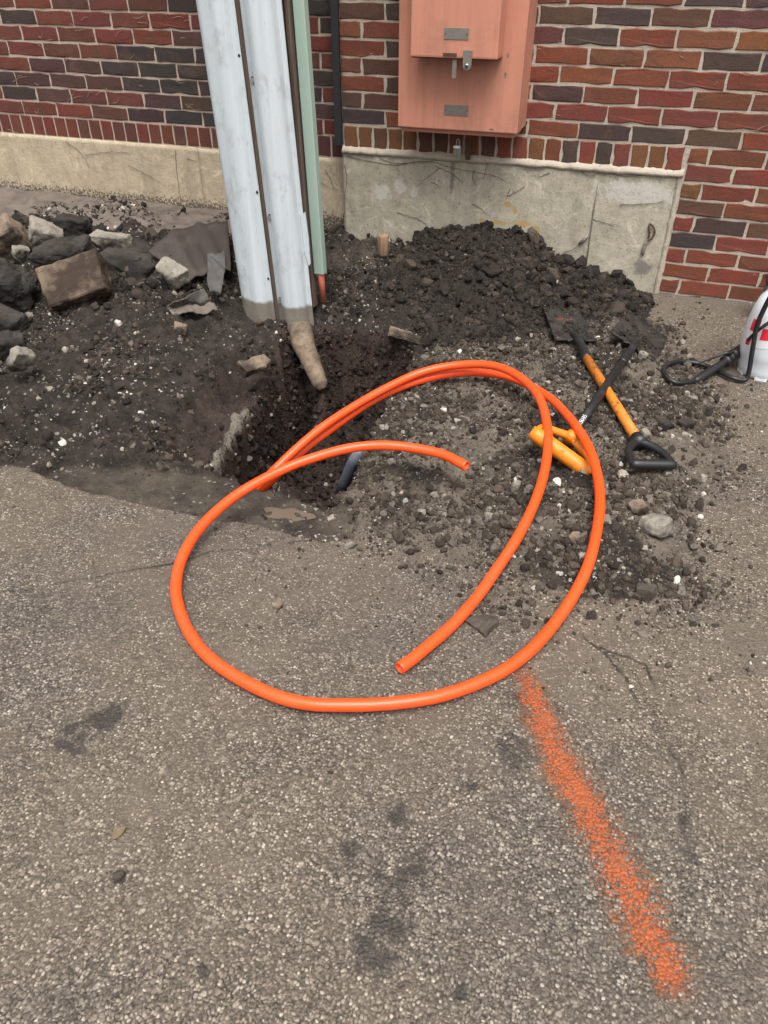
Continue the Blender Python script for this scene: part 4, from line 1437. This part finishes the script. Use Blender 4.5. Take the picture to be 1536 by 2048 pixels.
# ------------------------------------------------------------------ spades
def make_spade(name, neck, end, up, blade_w, blade_l, shaft_r, m_sock, m_shaft, sock_l, yoke_l, bar_l, bar_r, m_yoke, m_bar, label, group, lift=.0, text=None, bar_tilt=0.0, pitch=0.0):
    neck, end = np.array(neck), np.array(end)
    yv = Vector(end - neck)
    L = yv.length
    yv.normalize()
    up = Vector(up)
    xv = yv.cross(up).normalized()
    zv = xv.cross(yv).normalized()
    t = empty(name)
    t.matrix_world = Matrix(((xv.x, yv.x, zv.x, neck[0]), (xv.y, yv.y, zv.y, neck[1]), (xv.z, yv.z, zv.z, neck[2]), (0, 0, 0, 1)))
    tag(t, label, 'spade', group)
    # blade: dished plate with rolled treads, pitched a little against the shaft
    nx, ny = 15, 13
    V = []
    for j in range(ny):
        v = j / (ny - 1)
        for i in range(nx):
            u = i / (nx - 1) * 2 - 1
            w = blade_w / 2 * (1 - .10 * v)
            x = u * w
            y = -v * blade_l - (.008 * (1 - u * u) if j == ny - 1 else 0)
            z = -.012 * (1 - u * u) * (1 - .5 * v) + .018 * math.exp(-(u * 4.5) ** 2) * max(0, 1 - v * 1.9) + (.006 if j == 0 else 0) - v * blade_l * math.tan(pitch)
            V.append((x, y, z))
    o = link('blade', npmesh('blade', np.array(V), grid_faces(nx, ny)), M['blade'], t)
    md = o.modifiers.new('thick', 'SOLIDIFY'); md.thickness = .0035
    bv = np.array(V)
    bw = bv @ np.array([list(xv), list(yv), list(zv)]) + neck
    dn = np.clip(.15 + 2.2 * fbm(bv[:, 0], bv[:, 1], 14, 3, 500), 0, 2)
    ck = scatter('caked_soil', bw + np.array(list(zv)) * .003, grid_faces(nx, ny)[:, ::-1] if (np.cross(bw[1] - bw[0], bw[nx] - bw[0]) @ np.array(list(zv))) < 0 else grid_faces(nx, ny), dn, 420, .0016, .013, 1.5, [(5, DK), (5, DB), (2, BR), (.2, LG)], 600 + len(label))
    ck.parent = t
    ck.matrix_parent_inverse = t.matrix_world.inverted()
    tube('tread', [(-blade_w / 2, 0, .004), (-blade_w * .2, 0, .004)], .005, M['blade'], o, 8)
    tube('tread', [(blade_w * .2, 0, .004), (blade_w / 2, 0, .004)], .005, M['blade'], o, 8)
    if not text:                              # worn red print on the blade face
        V, F = [], []
        for k_ in range(7):
            bx = -.028 + k_ * .009
            by_ = -blade_l * .68 + random.uniform(-.01, .01)
            w_, h_ = .0022, random.uniform(.008, .02)
            zz = -.012 * (1 - (bx / (blade_w / 2)) ** 2) * .66 - by_ * -1 * math.tan(pitch) + .0045
            s0 = len(V)
            V += [(bx - w_, by_ - h_ / 2, zz), (bx + w_, by_ - h_ / 2, zz), (bx + w_ + .004, by_ + h_ / 2, zz), (bx - w_ + .004, by_ + h_ / 2, zz)]
            F.append((s0, s0 + 1, s0 + 2, s0 + 3))
        link('worn_print', pymesh('worn_print', V, F), M['red_worn'], o)
    sp = catmull([(0, -blade_l * .32, -.004), (0, -.01, .014), (0, sock_l * .45, .012), (0, sock_l, 0.0)], 8)
    tube('socket', sp, np.linspace(shaft_r * .75, shaft_r * 1.12, len(sp)), m_sock, t, 16)
    tube('shaft', [(0, sock_l - .01, 0), (0, L * .5, 0), (0, L - yoke_l + .01, 0)], shaft_r, m_shaft, t, 18)
    # D grip
    ct, s_ = math.cos(bar_tilt), math.sin(bar_tilt)
    by = L

    def R(x, z):
        return (x * ct - z * s_, x * s_ + z * ct)
    g = empty_part = None
    tube('collar', [(0, L - yoke_l - .012, 0), (0, L - yoke_l + .03, 0)], [shaft_r * 1.25, shaft_r * 1.45], m_yoke, t, 18)
    for s in (-1, 1):
        pts = []
        for x, y in ((0, L - yoke_l + .012), (s * bar_l * .20, L - yoke_l + .035), (s * bar_l * .40, L - yoke_l * .45), (s * bar_l * .46, by)):
            xx, zz = R(x, 0)
            pts.append((xx, y, zz))
        cp = catmull(pts, 7)
        tube('yoke_arm', cp, np.linspace(shaft_r * .9, max(shaft_r * .62, bar_r * .42), len(cp)), m_yoke, t, 12)
    a, b = R(-bar_l / 2, 0), R(bar_l / 2, 0)
    ks = np.linspace(0, 1, 13)
    rr = bar_r * np.array([.80, .95, 1, 1, 1, 1, 1, 1, 1, 1, 1, .95, .80])
    tube('grip_bar', [(a[0] + (b[0] - a[0]) * k, by, a[1] + (b[1] - a[1]) * k) for k in ks], rr, m_bar, t, 18)
    if text:
        cu = bpy.data.curves.new('lettering', 'FONT')
        cu.body = text
        cu.size = .019
        cu.align_x = 'CENTER'; cu.align_y = 'CENTER'
        cu.resolution_u = 3
        tmp = bpy.data.objects.new('tmp', cu)
        COL.objects.link(tmp)
        bpy.context.view_layer.update()
        me = bpy.data.meshes.new_from_object(tmp.evaluated_get(bpy.context.evaluated_depsgraph_get()))
        bpy.data.objects.remove(tmp)
        co = np.zeros(len(me.vertices) * 3)
        me.vertices.foreach_get('co', co)
        co = co.reshape(-1, 3)
        # along the shaft, wrapped on its round upper side
        al = co[:, 0]
        th = co[:, 1] / shaft_r + .12
        rr = shaft_r + .0008
        out = np.stack([rr * np.sin(th), L - yoke_l - .085 - al, rr * np.cos(th)], -1)
        me.vertices.foreach_set('co', out.ravel())
        me.flip_normals() if hasattr(me, 'flip_normals') else None
        me.update()
        link('lettering', me, M['white'], t)
    return t


SG = 'spades left on the spoil'
nk = on_surf(1150, 694, .020)
en = on_surf(1302, 946, .03)
make_spade('spade', nk, en, (0.1, -.1, 1), .165, .27, .0165, M['black'], M['amber_dirty'], .16, .145, .135, .0155, M['black'], M['black'], 'spade with muddy orange shaft and black grip, resting on the other', SG, pitch=-.10)
nk = on_surf(1262, 708, .024)
en = on_surf(1116, 938, .06)
make_spade('spade', nk, en, (.42, -.25, 1), .21, .23, .0150, M['black'], M['black'], .16, .115, .215, .0235, M['amber'], M['amber'], 'spade with black lettered shaft and bright amber grip under the orange conduit', SG, text='FISKARS', pitch=-.05)

# ------------------------------------------------------------------ orange conduits
CG = 'orange conduits'


def conduit(pts, label):
    P = [tuple(G(x, y, z)) for x, y, z in pts]
    path = catmull(P, 14)
    w_ = np.arange(len(path)) * .055
    path = path + .004 * np.stack([perlin(w_, w_ * 0 + k_ + .5, 21) for k_ in (0, 4, 8)], -1) * np.array([1, 1, .5])
    V, F = tube_geo(path, .0140 + .0004 * perlin(w_ * 3, w_ * 0 + .3, 5), 22, True, .8)
    t = link('orange_conduit', pymesh('orange_conduit', V, F), M['orange'], None, True)
    tag(t, label, 'conduit', CG)
    return t


conduit([(934, 931, .135), (880, 908, .135), (800, 893, .135), (720, 893, .130), (640, 912, .12), (560, 942, .10), (480, 985, .08), (410, 1045, .06), (367, 1110, .04), (352, 1170, .03), (362, 1235, .024), (400, 1295, .022), (470, 1352, .022), (580, 1398, .024), (700, 1412, .026), (820, 1404, .026), (930, 1375, .024), (1030, 1322, .024), (1110, 1243, .026), (1168, 1150, .05), (1194, 1060, .075), (1197, 980, .09), (1180, 905, .105), (1140, 838, .105), (1085, 785, .10), (1010, 752, .085), (920, 746, .065), (830, 765, .04), (740, 805, .01), (650, 866, -.04), (585, 920, -.09), (535, 968, -.15), (490, 1010, -.22)],
        'long orange conduit looping once round on the asphalt, one end in mid air')
conduit([(800, 1335, .018), (850, 1297, .018), (910, 1243, .020), (970, 1172, .03), (1030, 1085, .055), (1075, 990, .085), (1095, 905, .115), (1093, 840, .135), (1073, 787, .145), (1030, 748, .145), (975, 730, .13), (910, 731, .105), (830, 750, .075), (740, 793, .04), (650, 852, .0), (580, 910, -.05), (527, 962, -.11), (480, 1003, -.18)],
        'shorter orange conduit curving inside the loop, cut end lying on the asphalt')

# grey pipe in the pit
tube_o = tube('grey_pipe', [tuple(G(722, 900, -.03)), tuple(G(706, 925, -.10)), tuple(G(690, 962, -.20)), tuple(G(680, 990, -.30))], .020, M['bluepvc'], None, 16)
tag(tube_o, 'short blue grey pipe at the near right side of the pit', 'pipe')

# ------------------------------------------------------------------ garden sprayer at the right edge
SPC = np.array([1.086, -.665, 0.0])
SPC[2] = surf(SPC[0], SPC[1])
sp = empty('pump_sprayer', tuple(SPC))
tag(sp, 'white plastic pump sprayer with black hose and red label by the wall', 'sprayer')
tank = lathe('tank', [(.0, .0), (.075, .0), (.088, .004), (.094, .015), (.096, .035), (.0975, .06), (.102, .075), (.106, .10), (.1065, .15), (.104, .20), (.098, .245), (.085, .285), (.06, .315), (.034, .33), (.034, .365), (.0, .365)], 48, M['tank'], sp)
for k in range(6):
    a = k * math.pi / 3 + .35
    bm = bmesh.new(); box_bm(bm, .060, .093, -.022, .022, -.004, .03, .008)
    o = link('foot', bm_mesh('foot', bm), M['tank'], sp); o.rotation_euler = (0, 0, a)
lathe('cap', [(.0, .35), (.042, .35), (.043, .39), (.038, .40), (.016, .402), (.016, .47), (.0, .47)], 28, M['black'], sp)
bm = bmesh.new(); box_bm(bm, -.065, .065, -.014, .014, .465, .492, .008); link('pump_handle', bm_mesh('pump_handle', bm), M['black'], sp)


def patch(name, a0, a1, z0, z1, out, mat, shear=0.0):
    V = []
    na, nz = 10, 6
    for j in range(nz):
        z = z0 + (z1 - z0) * j / (nz - 1)
        r = np.interp(z, [.075, .10, .15, .20, .245, .285], [.102, .106, .1065, .104, .098, .085]) + out
        for i in range(na):
            a = a0 + (a1 - a0) * i / (na - 1)
            V.append((r * math.cos(a), r * math.sin(a), z + shear * (a - a0)))
    return link(name, npmesh(name, np.array(V), grid_faces(na, nz)), mat, tank)


A = math.radians
patch('label_sticker', A(205), A(262), .115, .235, .0012, M['white'], .02)
patch('red_panel', A(207), A(228), .175, .218, .0020, M['red'], .02)
patch('red_panel', A(236), A(256), .158, .200, .0020, M['red'], .02)
patch('red_panel', A(206), A(218), .120, .145, .0020, M['red'], .02)
V0 = SPC


def sl(px, py, z):
    return tuple(np.array(G(px, py, z)) - V0)


def so(px, py):
    return tuple(on_surf(px, py, .016) - V0)


def sl_y(px, py, y):
    return tuple(np.array(W(px, py, y)) - V0)


tube('hose', catmull([sl_y(1560, 560, -.78), sl_y(1533, 608, -.775), sl_y(1514, 652, -.775), sl_y(1505, 700, -.78), sl_y(1498, 742, -.785), so(1488, 768), so(1462, 764), so(1430, 749), so(1400, 737), so(1365, 731), so(1340, 734), so(1326, 744), so(1330, 760), so(1350, 774), so(1376, 772), sl(1392, 761, .02)], 8), .0085, M['black'], sp, 12)
wd = tube('wand_handle', [sl(1384, 766, .018), sl(1394, 759, .022), sl(1402, 754, .026), sl(1440, 730, .04), sl(1458, 717, .05), sl(1475, 703, .06), sl(1490, 692, .07)], [.010, .014, .0155, .0145, .0145, .019, .016], M['black'], sp, 16)
for px, py, z in ((1452, 722, .047), (1460, 715, .052), (1468, 709, .056)):
    tube('ring', [sl(px - 3, py + 2, z), sl(px + 3, py - 2, z + .002)], .0215, M['black'], wd, 16)
tube('trigger', catmull([sl(1392, 729, .03), sl(1425, 716, .06), sl(1452, 706, .08), sl(1464, 706, .075)], 6), [.003] * 6 + [.005] * 6 + [.007] * 7, M['black'], wd, 8)
tube('wand', catmull([sl(1488, 693, .07), sl_y(1500, 676, -.74), sl_y(1520, 658, -.77), sl_y(1545, 640, -.77)], 6), [.010] * 4 + [.006] * 15, M['black'], sp, 12)

# grey post at the right edge
gp = W(1528, 600, -.13)
post = empty('grey_post', (gp[0] + .035, -.17, 0))
tag(post, 'grey square post with dark cap at the right edge behind the sprayer', 'post')
bm = bmesh.new(); box_bm(bm, -.05, .05, -.045, .045, -.05, W(1528, 568, -.2)[2], .004); link('post_body', bm_mesh('post_body', bm), M['grey_post'], post)
zt = W(1528, 568, -.2)[2]
bm = bmesh.new(); box_bm(bm, -.056, .056, -.05, .05, zt + .0005, zt + .018, .004); link('post_cap', bm_mesh('post_cap', bm), M['black'], post)

# ------------------------------------------------------------------ things fixed to the foundation
hk = empty('hanging_hook', tuple(W(1296, 480, -.015)))
tag(hk, 'rusty ring with grey lead hanging on the concrete near the brick corner', 'hook')
h0 = np.array(hk.location)


def hl(px, py, y=-.015):
    return tuple(W(px, py, y) - h0)


tube('ring', catmull([hl(1300, 447), hl(1308, 456), hl(1309, 468), hl(1302, 478), hl(1296, 479), hl(1299, 468), hl(1298, 455), hl(1300, 447)], 6), .004, M['rust'], hk, 8)
tube('lead', catmull([hl(1296, 478), hl(1291, 488), hl(1287, 500), hl(1285, 511)], 5), [.004] * 4 + [.007] * 4 + [.009] * 5 + [.008, .006, .003], M['plate'], hk, 10)
cl = empty('wire_clamp', tuple(W(1165, 485, -.012)))
tag(cl, 'short clamp with bent wire on the concrete above the soil heap', 'clamp')
h0 = np.array(cl.location)
tube('clamp', [hl(1176, 470), hl(1168, 480), hl(1158, 488)], [.005, .008, .006], M['plate'], cl, 10)
tube('wire', catmull([hl(1158, 488), hl(1150, 496), hl(1140, 502), hl(1128, 504)], 5), .0018, M['vine'], cl, 6)
rod = tube('conduit_rod', [tuple(W(1198, 370, -.010)), tuple(W(1188, 415, -.010)), tuple(W(1178, 490, -.010)), tuple(W(1168, 560, -.010))], .0030, M['plate'], None, 10)
tag(rod, 'thin pale vertical rod running down the concrete foundation', 'rod')

# dead vine stems and straw on the walls
VV, VF = [], []


def vine(pts, y, r=.0013, wig=.004):
    P = [W(px, py, y) for px, py in pts]
    path = catmull(P, 7)
    for i in range(len(path)):
        path[i] += RNG.normal(0, wig * .35, 3) * np.array([1, .3, 1])
        path[i][1] = min(path[i][1], y + .0)
    V, F = tube_geo(path, np.linspace(r, r * .55, len(path)), 5)
    s = len(VV)
    VV.extend(V)
    VF.extend([tuple(i + s for i in f) for f in F])


ry = -.009
for pts in ([(693, 312), (740, 322), (790, 330), (850, 322), (905, 336), (980, 350), (1010, 362)], [(880, 335), (855, 355), (832, 375)], [(870, 332), (900, 345), (925, 365)], [(760, 318), (790, 326), (840, 325), (880, 320)], [(795, 425), (820, 433), (840, 440), (858, 456)], [(945, 408), (960, 416), (972, 428)], [(1020, 378), (1015, 392), (1030, 385), (1050, 372)], [(690, 330), (694, 360), (688, 400), (692, 440), (690, 468)], [(1140, 330), (1180, 350), (1205, 345), (1240, 352), (1300, 350)], [(1185, 438), (1205, 444), (1228, 452)], [(1100, 345), (1080, 352), (1060, 350)], [(950, 340), (945, 355), (952, 372)], [(980, 320), (970, 345), (966, 358)], [(1240, 410), (1290, 408), (1330, 402)], [(860, 365), (872, 368), (880, 378)]):
    vine(pts, ry)
for pts in ([(130, 283), (150, 295), (168, 315), (178, 335)], [(170, 310), (200, 306), (235, 304), (262, 308)], [(255, 330), (290, 347), (320, 365)], [(350, 300), (353, 340), (358, 380), (364, 420)], [(375, 318), (395, 322)], [(640, 365), (655, 372), (675, 378)], [(650, 340), (662, 360), (668, 380)]):
    vine(pts, LY - .008)
vn = link('dead_vines', npmesh('dead_vines', np.array(VV), np.array([f if len(f) == 4 else (f[0], f[1], f[2], f[3]) for f in VF])), M['vine'])
tag(vn, 'dead vine stems clinging to the concrete foundations', kind='stuff')
VV, VF = [], []
rs_ = random.Random(9)
for _ in range(46):
    if rs_.random() < .5:
        px, py, y = rs_.uniform(1070, 1530), rs_.uniform(60, 560), -.003
        if py > 330 and px < 1370: continue
    else:
        px, py, y = rs_.uniform(5, 380), rs_.uniform(20, 260), LY - .003
    a = rs_.uniform(-.9, .5)
    l = rs_.uniform(8, 34)
    b = rs_.uniform(-6, 6)
    vine([(px, py), (px + l * .5 * math.cos(a) + b * .3, py + l * .5 * math.sin(a) + b), (px + l * math.cos(a), py + l * math.sin(a))], y, .0009, .002)
vn = link('straw_bits', npmesh('straw_bits', np.array(VV), np.array([f[:4] for f in VF])), M['straw'])
tag(vn, 'dry straw and tendril bits stuck to the bricks', kind='stuff')

# ------------------------------------------------------------------ spray paint mark on the asphalt
PA, PB = G(1052, 1365)[:2], G(1350, 1985)[:2]
PA, PB = np.array(PA), np.array(PB)
ax = PB - PA
LL = np.linalg.norm(ax)
ax /= LL
nr = np.array([-ax[1], ax[0]])
uu = np.linspace(-.08, LL + .05, 90)
vv_ = np.linspace(-.11, .11, 36)
UU, VVm = np.meshgrid(uu, vv_)
QX = PA[0] + ax[0] * UU + nr[0] * VVm
QY = PA[1] + ax[1] * UU + nr[1] * VVm
hw = np.interp(UU, [-.08, 0, .12, .35, LL * .8, LL, LL + .05], [.018, .034, .044, .048, .048, .034, .012])
core = 1 - np.abs(VVm + .006 * np.sin(UU * 9)) / hw
fade = sst(-.07, .03, UU) * sst(LL + .03, LL - .03, UU)
k = NT('orange spray paint')
v1 = k.vor(172)
sep = k.n('SeparateColor'); k.l(v1.outputs['Color'], sep.inputs[0])
al = k.math('ADD', k.math('MULTIPLY', k.attr('core'), 1.15), k.math('MULTIPLY', k.math('SUBTRACT', sep.outputs[2], .5), .55))
al = k.math('ADD', al, k.math('MULTIPLY', k.math('SUBTRACT', k.noise(34, 6, .75), .5), 2.0))
al = k.math('ADD', al, k.math('MULTIPLY', k.math('SUBTRACT', k.noise(11, 3, .6), .5), 1.6))
al = k.math('SUBTRACT', al, k.ramp(v1.outputs['Distance'], [(.35, 0.0), (.65, .6)]))
alpha = k.math('MULTIPLY', k.math('MULTIPLY', k.ramp(al, [(-.25, 0.0), (.45, .22), (1.3, .74)]), k.attr('fade')), 1.0)
pc = k.mix(k.noise(30, 4), (.47, .085, .02), (.42, .12, .03))
pc = k.mix(k.ramp(k.attr('core'), [(.1, 1.0), (.75, 0.0)]), pc, (.30, .135, .035))
pc = k.mix(k.ramp(sep.outputs[0], [(.0, .55), (.6, 0.0)]), pc, (.22, .06, .02))
pb = k.bump(k.math('SUBTRACT', 1.0, v1.outputs['Distance']), .9, .004)
k.done(pc, .6, pb)
k.l(alpha, k.b.inputs['Alpha'])
V = np.stack([QX, QY, ghz(QX, QY) + .0022], -1).reshape(-1, 3)
pm = link('paint_mark', npmesh('paint_mark', V, grid_faces(len(uu), len(vv_)), {'core': np.clip(core * .8 + .4, -1.5, 1.1).ravel(), 'fade': fade.ravel()}), k.m)
tag(pm, 'faded orange spray painted stripe on the near asphalt at right', 'paint mark')

# puddle on the muddy ledge
pc = G(575, 1022, -.02)
V, F = [(0, 0, 0)], []
for i in range(40):
    a = 2 * math.pi * i / 40
    r = .055 * (1 + .3 * math.sin(2 * a + 1) + .15 * math.sin(5 * a))
    V.append((r * 1.1 * math.cos(a), r * .62 * math.sin(a), 0))
for i in range(40):
    F.append((0, 1 + i, 1 + (i + 1) % 40))
k = NT('muddy water')
k.done((.12, .085, .06), .12, None, spec=.5)
pd = link('puddle', pymesh('puddle', V, F), k.m)
pd.location = (pc[0], pc[1], float(np.median(ghz(np.array([pc[0] + dx for dx in (-.04, -.02, 0, .02, .04)]), np.array([pc[1]] * 5)))) + .002)
tag(pd, kind='structure')

# dead leaf
lf = G(238, 1666, .004)
V = []
for i in range(9):
    t = i / 8 * 2 - 1
    w = .007 * (1 - t * t) ** .7
    V += [(t * .015, -w, .005 + .004 * t), (t * .015, 0, .002 + .004 * abs(t)), (t * .015, w, .007)]
F = []
for i in range(8):
    for j in range(2):
        F.append((i * 3 + j, i * 3 + j + 1, i * 3 + 4 + j, i * 3 + 3 + j))
leaf = link('dead_leaf', pymesh('dead_leaf', V, F), mat_plain('yellow leaf', (.15, .105, .055), .7, 0, .8), None, True)
leaf.location = (lf[0], lf[1], surf(lf[0], lf[1]) + .001)
leaf.rotation_euler = (0, 0, 1.1)
tag(leaf, 'small curled yellow brown leaf on the near asphalt at left', 'leaf')
